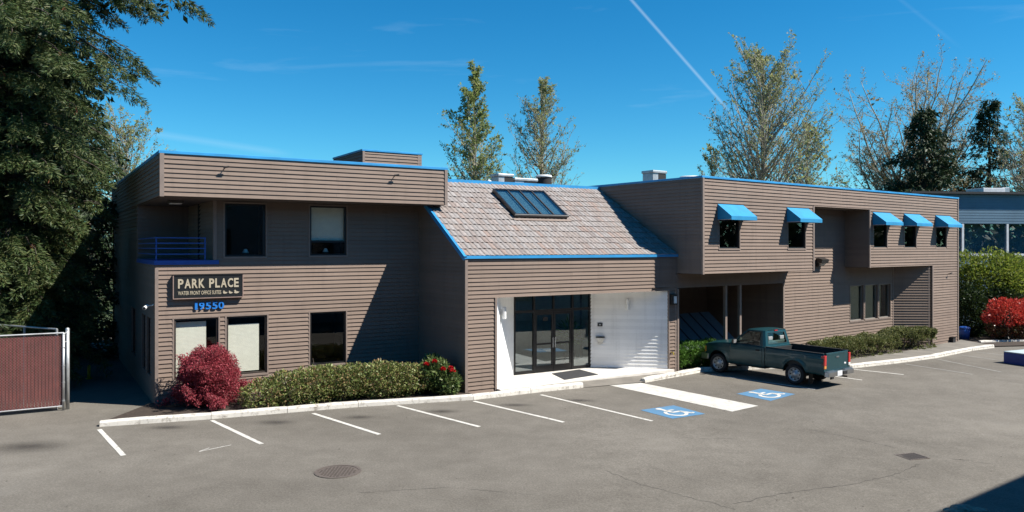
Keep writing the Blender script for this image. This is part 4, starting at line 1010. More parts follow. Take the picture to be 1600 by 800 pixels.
# ================================================================== LOOSE THINGS
bl = empty('blue_block', gp(1568, 567)); tag(bl, 'low blue painted block with a pale top, cut by the right edge', 'block')
c0 = gp(1568, 567); e1 = Vector((.42, -.907, 0)); e2 = Vector((.907, .42, 0)); g0 = gz(c0.x)
P = [c0, c0 + e1 * 2.4, c0 + e1 * 2.4 + e2 * 4.5, c0 + e2 * 4.5]
for p in P: p.z = g0 - .02
m = MB(); m.prism(P, (0, 0, .46)); bevel(m.build('sides', 'blue_block', bl), .02)
m = MB(); m.prism([p + Vector((0, 0, .4605)) + (e1 + e2) * 0 for p in P], (0, 0, .045)); bevel(m.build('top', 'pale_top', bl), .015)
bn = empty('blue_bin', gp(1506, 531)); tag(bn, 'small dark blue bin in the shade by the far building corner', 'bin')
c0 = gp(1507, 531); m = MB(); m.lathe([(0, .02), (.22, .02), (.27, .62), (.25, .62), (.2, .1), (0, .1)], 16, lambda v: Vector((c0.x + v.x, c0.y + v.z, c0.z + v.y))); fix_normals(m.build('body', 'blue_dark_paint', bn, True))
m = MB(); m.lathe([(0, .72), (.2, .69), (.29, .63), (.29, .6)], 16, lambda v: Vector((c0.x + v.x, c0.y + v.z, c0.z + v.y))); fix_normals(m.build('lid', 'blue_dark_paint', bn, True))
yb = empty('yellow_bollard', gp(139, 592)); tag(yb, 'small yellow bollard in the dark gap left of the building', 'bollard')
c0 = gp(139, 592); m = MB(); m.tube(c0, c0 + Vector((0, 0, .42)), .05, n=12); m.lathe([(0, .48), (.035, .465), (.05, .42)], 12, lambda v: Vector((c0.x + v.x, c0.y + v.z, c0.z + v.y))); fix_normals(m.build('post', 'yellow_paint', yb, True)); m = MB(); m.tube(c0, c0 + Vector((0, 0, .03)), .1, n=12); fix_normals(m.build('base', 'yellow_paint', yb))
# stone at the bottom edge
c0 = gp(1512, 812); rk = bmesh.new(); bmesh.ops.create_icosphere(rk, subdivisions=4, radius=1.0)
from mathutils import noise as mnoise
for v in rk.verts:
    k = 1 + .35 * mnoise.noise(v.co * 1.7 + Vector((3, 1, 2))) + .12 * mnoise.noise(v.co * 5)
    v.co = Vector((c0.x + v.co.x * .36 * k, c0.y + v.co.y * .26 * k, c0.z + .06 + v.co.z * .17 * k))
me = bpy.data.meshes.new('boulder'); rk.to_mesh(me); rk.free(); o = wrap('boulder', me, 'stone'); tag(o, 'rough brown stone at the bottom edge in the shadow', 'stone')
# leaf litter and pebbles on the asphalt
lit = []
for k in range(160):
    X, Y = random.uniform(-12, 12), random.uniform(10, 24)
    a_ = random.uniform(0, 6.28); r = random.uniform(.008, .03)
    c_ = np.array([X, Y, gz(X) + .008]); d1 = np.array([math.cos(a_), math.sin(a_), .1]) * r; d2 = np.array([-math.sin(a_), math.cos(a_), .2]) * r * .6
    lit.append([c_ - d1, c_ + d2, c_ + d1, c_ - d2])
o = quads_obj('leaf_litter', np.array(lit), 'bark_dark'); o['kind'] = 'stuff'; o['label'] = 'small scattered leaf litter on the asphalt'; o['category'] = 'litter'

# a few pale things standing in the upper windows
for F, u, n, z, k, lab in [(FR0, 1.22, -.45, 4.46, 0, 'pale desk monitor low in the leftmost awning window'), (FR0, 5.32, -.5, 4.46, 0, 'pale desk monitor low in the second awning window'), (FL, -5.55, -.4, 4.24, 1, 'small white desk lamp in the left upper window of the left wing'), (FL, -3.1, -.35, 4.26, 1, 'small white desk lamp in the right upper window of the left wing')]:
    if k == 0:
        s = empty('desk_monitor', F(u, n, z)); tag(s, lab, 'monitor', 'things standing in the windows')
        m = MB(); m.fbox(F, u - .16, u + .16, n - .06, n, z + .12, z + .36); bevel(m.build('screen', 'lamp_white', s), .015); m = MB(); m.fbox(F, u - .07, u + .07, n - .09, n + .02, z - .05, z + .12); bevel(m.build('stand', 'galvanised', s), .01)
    else:
        s = empty('desk_lamp', F(u, n, z)); tag(s, lab, 'lamp', 'things standing in the windows'); c0 = F(u, n, z)
        m = MB(); m.lathe([(0, .16), (.04, .15), (.10, .03), (.09, .03), (.03, .13)], 16, lambda v: Vector((c0.x + v.x, c0.y + v.z, c0.z + v.y))); fix_normals(m.build('shade', 'lamp_white', s, True)); m = MB(); m.tube(c0 - Vector((0, 0, .1)), c0 + Vector((0, 0, .1)), .02, n=8); fix_normals(m.build('stem', 'black_frame', s))

# ================================================================== PICKUP TRUCK
plain('tyre', (0.016, 0.016, 0.017), 0.85); plain('rim_silver', (0.46, 0.46, 0.45), 0.42, 0.6); plain('chrome_bumper', (0.38, 0.39, 0.40), 0.28, 0.9, dirt=.1)
plain('bed_liner', (0.012, 0.014, 0.016), 0.7); plain('tail_red', (0.42, 0.012, 0.012), 0.2, coat=.6); plain('amber', (0.55, 0.22, 0.05), 0.25); plain('lamp_clear', (0.62, 0.62, 0.6), 0.2)
plain('seat_grey', (0.26, 0.27, 0.27), 0.9); plain('dash_dark', (0.03, 0.032, 0.035), 0.8); plain('plate_white', (0.66, 0.68, 0.70), 0.4)
m_, nt, b = new_mat('truck_paint')
c = ramp(nt, noise(nt, 3, 4), [(0.3, (0.007, 0.044, 0.054)), (0.7, (0.010, 0.055, 0.066))]); nt.links.new(c, b.inputs['Base Color'])
b.inputs['Metallic'].default_value = 0.25; b.inputs['Roughness'].default_value = 0.42; b.inputs['Specular IOR Level'].default_value = 0.3; b.inputs['Coat Weight'].default_value = 0.35; b.inputs['Coat Roughness'].default_value = 0.06
tk = bpy.data.objects.new('pickup_truck', None); COL.objects.link(tk); tk.empty_display_size = .3
tag(tk, 'dark teal single cab pickup truck parked nose in at the kerb', 'truck')
fx, rx, WR, AR = 1.50, -1.50, 0.345, 0.42
def zt(x):                                          # upper edge of the body side
    if x > 1.02: t = (x - 1.02) / 1.08; return 1.035 - 0.05 * t - 0.085 * t * t
    return 1.035
def zl(x):
    z = 0.40 if x > -0.4 else 0.44
    if x > 1.9: z = 0.40 + (x - 1.9) * .35
    for w in (fx, rx):
        d = abs(x - w)
        if d < AR: z = max(z, WR + math.sqrt(AR * AR - d * d) * 0.98)
    return z
def yw(x, z):
    zn = (z - 0.40) / 0.64; y = 0.835 - 0.035 * max(0, zn - .72) ** 2 / .08 - 0.05 * max(0, .35 - zn) ** 2 / .12
    if x > 1.55: y -= 0.10 * ((x - 1.55) / .55) ** 2
    if -0.02 < zn - .70 < .06: y += .006
    for w in (fx, rx):
        d = math.hypot(x - w, z - WR)
        if d < AR + .10: y += .022 * (1 - max(0, d - AR) / .10)
    return y
def panel(name, x0, x1, sgn, nx=None, parent=tk, mat='truck_paint', inset=0.0, nz=12, ztop=None):
    xs = set(np.linspace(x0, x1, max(3, int((x1 - x0) / .05) + 1)))
    for w in (fx, rx):
        for a in (-AR + 1e-4, AR - 1e-4, -AR - 1e-4, AR + 1e-4):
            if x0 < w + a < x1: xs.add(w + a)
    xs = sorted(xs); mb = MB()
    for x in xs:
        lo, hi = zl(x), (ztop(x) if ztop else zt(x))
        for k in range(nz + 1):
            z = lo + (hi - lo) * k / nz; mb.v.append(Vector((x, sgn * (yw(x, z) - inset), z)))
        mb.v.append(Vector((x, sgn * (yw(x, hi) - .05 - inset), hi + .004)))      # returned top edge
    m = nz + 2
    for i in range(len(xs) - 1):
        for k in range(m - 1): mb.f.append((i * m + k, (i + 1) * m + k, (i + 1) * m + k + 1, i * m + k + 1))
    # flange at the lower edge
    i0 = len(mb.v)
    for i, x in enumerate(xs): p = mb.v[i * m]; mb.v.append(Vector((p.x, p.y - sgn * .06, p.z + .005)))
    for i in range(len(xs) - 1): mb.f.append((i * m, i0 + i, i0 + i + 1, (i + 1) * m))
    o = mb.build(name, mat, None, True); fix_normals(o); o.parent = parent; return o
def tpart(mb, name, mat, parent=tk, smooth=False, bev=0, seg=2):
    o = mb.build(name, mat, None, smooth); fix_normals(o)
    if bev: bevel(o, bev, seg)
    o.parent = parent; return o
for sg_ in (1, -1):
    panel('fender', 0.985, 2.10, sg_)
    dr = panel('door', -0.285, 0.975, sg_, inset=-0.003)
    m = MB(); m.box((-.20, sg_ * .825, .885), (-.05, sg_ * .855, .935)); tpart(m, 'door_handle', 'black_matte', dr, bev=.008)
    panel('cab_corner', -0.395, -0.292, sg_)
    panel('bed_side', -2.53, -0.42, sg_)
# wheel wells, underbody
m = MB(); m.box((-2.45, -.60, .42), (1.95, .60, .60)); m.box((-.40, -.79, .38), (1.0, .79, .46)); tpart(m, 'underbody', 'black_matte')
for w in (fx, rx):
    for sg_ in (1, -1):
        m = MB(); n = 16
        for k in range(n + 1):
            t = math.pi * k / n; x, z = w + (AR + .01) * math.cos(t), WR + (AR + .01) * math.sin(t)
            for y in (.80, .48): m.v.append(Vector((x, sg_ * y, max(z, .4))))
        for k in range(n): m.f.append((2 * k, 2 * k + 1, 2 * k + 3, 2 * k + 2))
        tpart(m, 'wheel_well', 'black_matte')
# hood, cowl, nose
m = MB(); xs = np.linspace(0.99, 2.10, 14); ys = np.linspace(-1, 1, 15)
for x in xs:
    for t in ys:
        hw = yw(x, zt(x)) - .045; m.v.append(Vector((x, t * hw, zt(x) + .004 + .045 * (1 - t * t) + (.012 if abs(t) < .55 else 0))))
for i in range(13):
    for j in range(14): q = i * 15 + j; m.f.append((q, q + 1, q + 16, q + 15))
tpart(m, 'hood', 'truck_paint', smooth=True)
m = MB(); yn = yw(2.10, .8)
m.box((2.06, -yn + .02, .52), (2.115, yn - .02, .905)); tpart(m, 'nose_panel', 'truck_paint', bev=.02)
m = MB(); m.box((2.10, -.42, .66), (2.135, .42, .84)); tpart(m, 'grille', 'black_frame', bev=.01)
for sg_ in (1, -1):
    m = MB(); m.box((2.085, sg_ * .44 if sg_ > 0 else -.66, .67), (2.13, .66 if sg_ > 0 else -.44, .84)); tpart(m, 'headlight', 'lamp_clear', bev=.015)
    m = MB(); m.box((2.02, sg_ * .675 if sg_ > 0 else -.755, .67), (2.12, .755 if sg_ > 0 else -.675, .84)); tpart(m, 'indicator_lamp', 'amber', bev=.01)
m = MB(); m.box((2.09, -.78, .42), (2.26, .78, .62)); o = tpart(m, 'front_bumper', 'chrome_bumper', bev=.04, seg=3)
for sg_ in (1, -1): m = MB(); m.box((1.93, sg_ * .74 if sg_ > 0 else -.80, .44), (2.12, .80 if sg_ > 0 else -.74, .61)); tpart(m, 'bumper_end', 'chrome_bumper', bev=.02)
# greenhouse: framed panes
def framed(name, p00, p10, p11, p01, il, ir, ib, it, out, glassn='car_glass', round_=0.0):
    P = [Vector(p) for p in (p00, p10, p11, p01)]
    def at(s, t): return (P[0].lerp(P[1], s)).lerp(P[3].lerp(P[2], s), t)
    I = [at(il, ib), at(1 - ir, ib), at(1 - ir, 1 - it), at(il, 1 - it)]; out = Vector(out)
    m = MB()
    for k in range(4): m.quad(P[k], P[(k + 1) % 4], I[(k + 1) % 4], I[k])
    J = [p - out * .02 for p in I]
    for k in range(4): m.quad(I[k], I[(k + 1) % 4], J[(k + 1) % 4], J[k])
    fr_ = m.build(name, 'truck_paint', None); fr_.parent = tk
    m = MB(); m.quad(*J)
    if (J[1] - J[0]).cross(J[3] - J[0]).dot(out) < 0: m.f[0] = m.f[0][::-1]
    g = m.build('window_pane', glassn, None); g.parent = fr_
    # rubber seal
    m = MB(); c = sum(I, Vector()) / 4
    for k in range(4):
        a, b2 = I[k], I[(k + 1) % 4]; m.quad(a + out * .003, b2 + out * .003, b2.lerp(c, .045) + out * .001, a.lerp(c, .045) + out * .001)
    o = m.build('window_seal', 'black_matte', None); o.parent = fr_
    return fr_
zb = 1.035; A0, A1 = (1.06, .72, zb), (.40, .635, 1.565)
D0f, D0r = (1.0, .775, zb), (-.29, .785, zb); D1f, D1r = (.36, .65, 1.565), (-.205, .665, 1.575)
C0, C1 = (-.385, .74, zb), (-.275, .62, 1.565)
def mir(p): return (p[0], -p[1], p[2])
framed('windshield_frame', A0, mir(A0), mir(A1), A1, .05, .05, .02, .06, (.6, 0, .8))
for f_ in (lambda p: p, mir):
    s_ = 1 if f_((0, 1, 0))[1] > 0 else -1
    framed('door_window_frame', f_(D0f), f_(D0r), f_(D1r), f_(D1f), .09, .09, .03, .09, (0, s_ * .95, .3))
    m = MB(); m.quad(f_(A0), f_(D0f), f_(D1f), f_(A1)); m.quad(f_(D0r), f_(C0), f_(C1), f_(D1r)); o = m.build('pillar', 'truck_paint', None, True); o.parent = tk
framed('rear_window_frame', mir(C0), C0, C1, mir(C1), .10, .10, .13, .15, (-1, 0, .2))
m = MB(); nx_, ny_ = 10, 12
for i in range(nx_ + 1):
    s = i / nx_; x = .42 + (-.285 - .42) * s
    for j in range(ny_ + 1):
        t = -1 + 2 * j / ny_; hw = .635 + .035 * math.sin(math.pi * min(1, s * 1.1)); cx = math.sin(math.pi * s)
        m.v.append(Vector((x, t * hw, 1.560 + .045 * (1 - t ** 4) * (.55 + .45 * cx) + .012 * s * (1 - s) * 4)))
for i in range(nx_):
    for j in range(ny_): q = i * (ny_ + 1) + j; m.f.append((q, q + 1, q + ny_ + 2, q + ny_ + 1))
tpart(m, 'roof', 'truck_paint', smooth=True)
m = MB(); m.box((-.43, -.77, .44), (-.385, .77, zb)); m.box((-.40, -.70, zb - .02), (-.36, .70, zb + .01)); tpart(m, 'cab_back', 'truck_paint', bev=.01)
m = MB(); m.box((-.305, -.10, 1.535), (-.265, .10, 1.575)); tpart(m, 'high_brake_lamp', 'tail_red', bev=.01)
for sg_ in (1, -1):
    m = MB(); m.box((.72, sg_ * .80 if sg_ > 0 else -1.02, 1.05), (.80, 1.02 if sg_ > 0 else -.80, 1.20)); o = tpart(m, 'mirror', 'black_frame', bev=.03, seg=3)
    m = MB(); m.box((.715, sg_ * .84 if sg_ > 0 else -1.0, 1.065), (.719, 1.0 if sg_ > 0 else -.84, 1.185)); tpart(m, 'mirror_glass', 'rim_silver', o)
# interior
m = MB(); m.box((-.20, -.66, .62), (.25, .66, .80)); m.hexa([(-.20, -.66, .78), (-.05, -.66, .78), (-.05, .66, .78), (-.20, .66, .78), (-.33, -.62, 1.20), (-.23, -.62, 1.20), (-.23, .62, 1.20), (-.33, .62, 1.20)]); tpart(m, 'seat', 'seat_grey', bev=.04)
for y in (-.35, .35): m = MB(); m.box((-.32, y - .13, 1.19), (-.24, y + .13, 1.36)); tpart(m, 'headrest', 'seat_grey', bev=.03)
m = MB(); m.box((.62, -.70, .75), (1.0, .70, 1.02)); m.box((-.36, -.76, .44), (1.0, .76, .50)); tpart(m, 'dashboard', 'dash_dark', bev=.03)
m = MB(); nn = 20
m.v = [Vector((.50 - .06 * math.sin(t) * .8, .35 + .18 * math.cos(t), .98 + .17 * math.sin(t))) + Vector((a, 0, b3)) for t in [2 * math.pi * k / nn for k in range(nn)] for a, b3 in ((0, .015), (.015, 0), (0, -.015), (-.015, 0))]
m.f = [(4 * k + j, 4 * k + (j + 1) % 4, 4 * ((k + 1) % nn) + (j + 1) % 4, 4 * ((k + 1) % nn) + j) for k in range(nn) for j in range(4)]
tpart(m, 'steering_wheel', 'black_matte', smooth=True)
# bed
m = MB(); m.box((-2.48, -.76, .60), (-.44, .76, .64)); m.box((-.50, -.76, .64), (-.44, .76, 1.0)); m.box((-2.48, .735, .64), (-.44, .775, 1.03)); m.box((-2.48, -.775, .64), (-.44, -.735, 1.03))
for sg_ in (1, -1): m.box((-1.95, sg_ * .50 if sg_ > 0 else -.74, .64), (-1.05, .74 if sg_ > 0 else -.50, .80))
tpart(m, 'bed_liner', 'bed_liner')
for sg_ in (1, -1): m = MB(); m.box((-2.50, sg_ * .735 if sg_ > 0 else -.825, 1.034), (-.43, .825 if sg_ > 0 else -.735, 1.052)); tpart(m, 'bed_rail', 'bed_liner', bev=.006)
# tailgate
m = MB(); m.box((-2.545, -.685, .52), (-2.49, .685, 1.045)); tg = tpart(m, 'tailgate', 'truck_paint', bev=.018, seg=3)
m = MB(); m.box((-2.551, -.60, .60), (-2.544, .60, .615)); m.box((-2.551, -.60, .985), (-2.544, .60, 1.0)); tpart(m, 'pressed_rib', 'truck_paint', tg, bev=.003)
m = MB(); m.box((-2.562, -.09, .89), (-2.544, .09, .935)); tpart(m, 'handle', 'chrome_bumper', tg, bev=.008)
m = MB(); m.lathe([(0, 0), (.05, 0), (.045, .006), (0, .006)], 20, lambda v: Vector((-2.546 - v.y, -.50 + v.x * 1.25, .70 + v.z * .55))); tpart(m, 'oval_emblem', 'plate_white', tg)
for sg_ in (1, -1):
    m = MB(); a_, b_ = (.70, .835) if sg_ > 0 else (-.835, -.70)
    m.box((-2.565, a_, .70), (-2.44, b_, .985)); tl = tpart(m, 'tail_light', 'tail_red', bev=.018, seg=3)
    m = MB(); m.box((-2.566, a_ + .004, .615), (-2.445, b_ - .004, .695)); tpart(m, 'reversing_lens', 'amber' if sg_ > 0 else 'lamp_clear', tl, bev=.012)
m = MB(); m.box((-2.545, -.825, .45), (-2.46, -.69, .62)); m.box((-2.545, .69, .45), (-2.46, .825, .62)); m.box((-2.53, -.69, .44), (-2.46, .69, .515)); tpart(m, 'rear_sill', 'truck_paint', bev=.01)
m = MB(); m.box((-2.70, -.80, .40), (-2.55, .80, .535)); m.box((-2.66, -.80, .535), (-2.55, -.30, .555)); m.box((-2.66, .30, .535), (-2.55, .80, .555)); rb_ = tpart(m, 'rear_bumper', 'chrome_bumper', bev=.015)
m = MB(); m.box((-2.712, -.02, .40), (-2.70, .28, .545)); tpart(m, 'number_plate', 'plate_white', rb_, bev=.003)
m = MB(); m.box((-2.72, -.34, .42), (-2.69, -.08, .51)); tpart(m, 'step_pad', 'black_matte', rb_, bev=.006)
m = MB(); m.tube((-2.3, -.45, .30), (-2.62, -.52, .30), .03, n=10); tpart(m, 'exhaust_pipe', 'cast_iron')
# wheels
def wheel(x, sg_):
    T = lambda v: Vector((x + v.x, sg_ * (.61 + v.y), WR + v.z))
    m = MB(); m.lathe([(.20, .0), (.30, .0), (.335, .02), (.345, .06), (.345, .16), (.335, .20), (.30, .215), (.235, .205), (.225, .19)], 36, T)
    w = tpart(m, 'wheel', 'tyre', smooth=True)
    m = MB(); m.lathe([(.228, .19), (.222, .205), (.212, .20), (.200, .15), (.16, .135), (.13, .165), (.09, .175), (.075, .20), (.05, .215), (0, .217)], 36, T); tpart(m, 'rim', 'rim_silver', w, True)
    m = MB()
    for k in range(8):
        t = 2 * math.pi * k / 8; cx, cz = .165 * math.cos(t), .165 * math.sin(t); i = len(m.v)
        for j in range(10):
            q = 2 * math.pi * j / 10; m.v.append(T(Vector((cx + .028 * math.cos(q), .156, cz + .028 * math.sin(q)))))
        m.f.append(tuple(range(i, i + 10)))
    tpart(m, 'rim_holes', 'black_matte', w)['kind'] = 'stuff'
for x in (fx, rx):
    for sg_ in (1, -1): wheel(x, sg_)
m = MB()
for x in (fx, rx): m.tube((x, -.62, WR), (x, .62, WR), .05, n=10)
m.lathe([(0, -.12), (.13, -.06), (.13, .06), (0, .12)], 14, lambda v: Vector((rx + v.x, v.y, WR + v.z))); tpart(m, 'axle', 'black_matte')
for y in (-.79, .56): m = MB(); m.box((-2.02, y, .10), (-2.0, y + .23, .42)); tpart(m, 'mud_flap', 'black_matte')
# taller, wider stance: belt line at 1.14 m, roof at 1.72 m
def restance(o):
    if o.type == 'MESH':
        nw = not (o.name.startswith(('wheel', 'rim')) and not o.name.startswith('wheel_well'))
        for v in o.data.vertices:
            v.co.y *= 1.05
            if nw and v.co.z > .40:
                z = v.co.z; v.co.z = .40 + (z - .40) * 1.165 if z < 1.035 else 1.14 + (z - 1.035) * 0.985
    for c_ in o.children: restance(c_)
restance(tk)
# place it: left wheels on the marks seen in the photo, standing on the sloping asphalt
lr, lf = gp(1237, 599.5), gp(1121, 581)
fwd = (lf - lr); fwd.z = 0; fwd.normalize(); lft = Vector((-fwd.y, fwd.x, 0))
cen = lr.lerp(lf, .5) - lft * .74 - fwd * .12
e_f = Vector((fwd.x, fwd.y, gz(cen.x + fwd.x) - gz(cen.x))).normalized(); e_l = Vector((lft.x, lft.y, gz(cen.x + lft.x) - gz(cen.x))); e_u = e_f.cross(e_l).normalized(); e_l = e_u.cross(e_f).normalized()
TM = Matrix(((e_f.x, e_l.x, e_u.x, cen.x), (e_f.y, e_l.y, e_u.y, cen.y), (e_f.z, e_l.z, e_u.z, gz(cen.x)), (0, 0, 0, 1)))
tk.matrix_basis = TM
print('wheelbase px', (lf - lr).length)

# ================================================================== VEGETATION
def tubes_obj(name, S, mat, parent, sides=5):
    S = np.asarray(S, dtype=np.float64); p, q, r0, r1 = S[:, 0:3], S[:, 3:6], S[:, 6:7], S[:, 7:8]
    d = unit(q - p); ref = np.where(np.abs(d[:, 2:3]) < .9, np.array([[0, 0, 1.0]]), np.array([[1.0, 0, 0]])); a = unit(np.cross(d, ref)); b = np.cross(d, a)
    N = len(S); V = np.zeros((N, 2, sides, 3))
    for k in range(sides):
        t = 2 * math.pi * k / sides; o = a * math.cos(t) + b * math.sin(t)
        V[:, 0, k] = p + o * r0; V[:, 1, k] = q + o * r1
    base = (np.arange(N) * 2 * sides)[:, None]; F = []
    for k in range(sides):
        k2 = (k + 1) % sides; F.append(np.stack([base[:, 0] + k, base[:, 0] + k2, base[:, 0] + sides + k2, base[:, 0] + sides + k], 1))
    F = np.concatenate(F).astype(np.int32)
    me = bpy.data.meshes.new(name); me.vertices.add(N * 2 * sides); me.vertices.foreach_set('co', V.reshape(-1).astype(np.float32))
    me.loops.add(F.size); me.loops.foreach_set('vertex_index', F.reshape(-1)); me.polygons.add(len(F)); me.polygons.foreach_set('loop_start', np.arange(0, F.size, 4, dtype=np.int32))
    me.update(calc_edges=True); return wrap(name, me, mat, parent, True)
class Tree:
    def __init__(s, seed): s.R = np.random.default_rng(seed); s.seg = []; s.tw = []
    def branch(s, p, d, L, r, lvl, cfg):
        R = s.R; n = max(3, int(L / cfg['step'][min(lvl, 3)])); st = L / n; p = np.array(p, float); d = unit(np.array(d, float)); nxt = R.uniform(.15, .35)
        for k in range(n):
            t = (k + 1) / n; d = unit(d + R.normal(size=3) * cfg['wob'][min(lvl, 3)] + np.array([0, 0, cfg['up'][min(lvl, 3)]]))
            q = p + d * st; r0 = r * (1 - .8 * k / n); r1 = r * (1 - .8 * t)
            s.seg.append((*p, *q, max(r0, .006), max(r1, .005)))
            if lvl >= cfg['leaf_lvl']: s.tw.append((p.copy(), q.copy()))
            if lvl < cfg['max']:
                m = cfg['kids'][min(lvl, 3)] / n; c = int(m) + (R.random() < m - int(m))
                if t > cfg['bare'][min(lvl, 3)]:
                    for _ in range(c):
                        ax = unit(np.cross(d, R.normal(size=3))); an = math.radians(R.normal(cfg['ang'][min(lvl, 3)], 9)); nd = d * math.cos(an) + ax * math.sin(an)
                        s.branch(p + (q - p) * R.random(), nd, L * cfg['ratio'][min(lvl, 3)] * (1.05 - .6 * t) * R.uniform(.65, 1.15), max(r1 * .62, .008), lvl + 1, cfg)
            p = q
        return p, d
    def leaves(s, n, size, spread):
        R = s.R; A = np.array([t[0] for t in s.tw]); B = np.array([t[1] for t in s.tw]); i = R.integers(0, len(A), n); t = R.random((n, 1))
        P = A[i] + (B[i] - A[i]) * t + R.normal(size=(n, 3)) * spread; D = unit(R.normal(size=(n, 3)) + np.array([0, 0, .3])); L = np.exp(R.normal(0, .45, n)) * size
        return leaf_quads(P, D, unit(R.normal(size=(n, 3))), L, L * R.uniform(.4, .7, n), .12)
def finish_tree(T, name, base, label, nleaf, size, spread, leafmat, barkmat='bark', group='trees behind the building', big=0.035, cat='tree'):
    root = empty(name, base); tag(root, label, cat, group)
    S = np.array(T.seg); m = S[:, 6] > big
    if m.any(): tubes_obj('trunk', S[m], barkmat, root, 7)
    tubes_obj('twigs', S[~m], barkmat, root, 3)['kind'] = 'stuff'
    quads_obj('crown', T.leaves(nleaf, size, spread), leafmat, root); return root

# upright poplars
def poplar(base, h, W, label, seed, nleaf, leafmat='leaf_spring', lean=0.0, lo=.10, power=.8, size=.13):
    T = Tree(seed); R = T.R; base = Vector(base); b = np.array(base)
    n = 26; pts = [b + np.array([lean * (k / n) ** 2 + R.normal() * .04, R.normal() * .04, h * k / n]) for k in range(n + 1)]
    for k in range(n): T.seg.append((*pts[k], *pts[k + 1], .22 * (1 - k / n) ** .8 * h / 15 + .012, .22 * (1 - (k + 1) / n) ** .8 * h / 15 + .01))
    T.tw += [(pts[k], pts[k + 1]) for k in range(n * 2 // 3, n)]
    cfg = dict(step=[.5, .5, .35, .3], wob=[.05, .06, .09, .1], up=[.03, .035, .075, .09], leaf_lvl=2, max=3, kids=[0, 15, 5, 0], bare=[0, .10, .10, 0], ang=[30, 38, 34, 30], ratio=[.5, .36, .45, .5])
    nb = int(h * 5.5)
    for k in range(nb):
        t = lo + (.97 - lo) * (k + R.random()) / nb; i = min(n - 1, int(t * n)); p = pts[i] + (pts[i + 1] - pts[i]) * (t * n - i)
        prof = min(1.0, (1 - t) / (1 - .42)) ** power * min(1.0, (t + .22) / .5); an = math.radians(R.uniform(30, 50)); az = R.uniform(0, 2 * math.pi)
        L = W * prof * R.uniform(.7, 1.12) / math.sin(an) * .78
        if L < .35: L = .35 + R.random() * .3
        T.branch(p, (math.cos(az) * math.sin(an), math.sin(az) * math.sin(an), math.cos(an)), L, .008 + .0095 * L, 1, cfg)
    return finish_tree(T, 'poplar_tree', base, label, int(nleaf * 1.35), size * .82, .06, leafmat)
def gx(x, Y): return (x - 800) / FPX * Y
poplar((gx(741, 46), 46, 0), 15.4, 3.3, 'tall narrow poplar with olive young leaves behind the tiled roof', 11, 17000, 'leaf_spring_olive', size=.115, power=1.0)
poplar((gx(846, 49), 49, 0), 15.3, 3.6, 'sparse paler poplar behind the roof ventilators', 12, 10500, 'leaf_spring', power=.75, size=.105)
poplar((gx(1192, 47), 47, 0), 16.2, 5.6, 'broad upright tree with sparse yellow leaves behind the right wing', 13, 16000, 'leaf_spring', power=.6, lo=.16, size=.11)
poplar((gx(1112, 50), 50, 0), 11.2, 2.4, 'small thin sapling crown left of the broad upright tree', 14, 2200, 'leaf_spring', power=.7)
poplar((gx(1262, 52), 52, 0), 12.8, 3.8, 'yellow leaved small tree between the two large trees', 19, 8000, 'leaf_spring', power=.6)
poplar((gx(1602, 56), 56, 0), 15.2, 3.6, 'bare twiggy tree at the right edge of the picture', 15, 3500, 'leaf_spring', power=.55)
poplar((gx(196, 52), 52, 0), 12.3, 4.6, 'pale budding tree seen between the big fir and the roof corner', 16, 9000, 'leaf_spring', power=.4)

# broad spreading maple
def maple(base, h, label, seed, k_=1.0):
    T = Tree(seed); R = T.R; b = np.array(base, float)
    cfg = dict(step=[.6, .6, .5, .35], wob=[.05, .07, .11, .12], up=[.02, .035, .05, .05], leaf_lvl=2, max=3, kids=[0, 15, 8, 0], bare=[0, .16, .10, 0], ang=[30, 40, 40, 34], ratio=[.5, .36, .42, .4])
    top = b + np.array([.1, 0, 5.2 * k_]); n = 6
    for k in range(n): p, q = b + (top - b) * k / n, b + (top - b) * (k + 1) / n; T.seg.append((*p, *q, .34 - .02 * k, .34 - .02 * (k + 1)))
    for k in range(48):                            # limbs reaching for a dome
        th = math.radians(R.uniform(8, 82) if k > 5 else R.uniform(0, 30)); az = k * 2.4 + R.uniform(-.4, .4)
        d = np.array([math.sin(th) * math.cos(az), math.sin(th) * math.sin(az) * .8, math.cos(th)]); z0 = R.uniform(3.2, 5.6); L = 1.0
        while L < 14 and ((d[0] * L / 5.5) ** 2 + (d[1] * L / 4.8) ** 2 + ((z0 + d[2] * L - 8.6) / 8.8) ** 2) < .78: L += .2
        L *= k_; z0 *= k_
        d = unit(d + np.array([0, 0, -.10])); T.branch(b + np.array([.05, 0, z0]), d, L * R.uniform(.9, 1.08), .035 + .0075 * L, 1, cfg)
    return finish_tree(T, 'maple_tree', Vector(base), label, 52000, .095, .09, 'leaf_bud', 'bark')
maple((gx(1424, 67), 67, 0), 17.6, 'large spreading maple with budding brown crown behind the right wing', 17, 1.30)

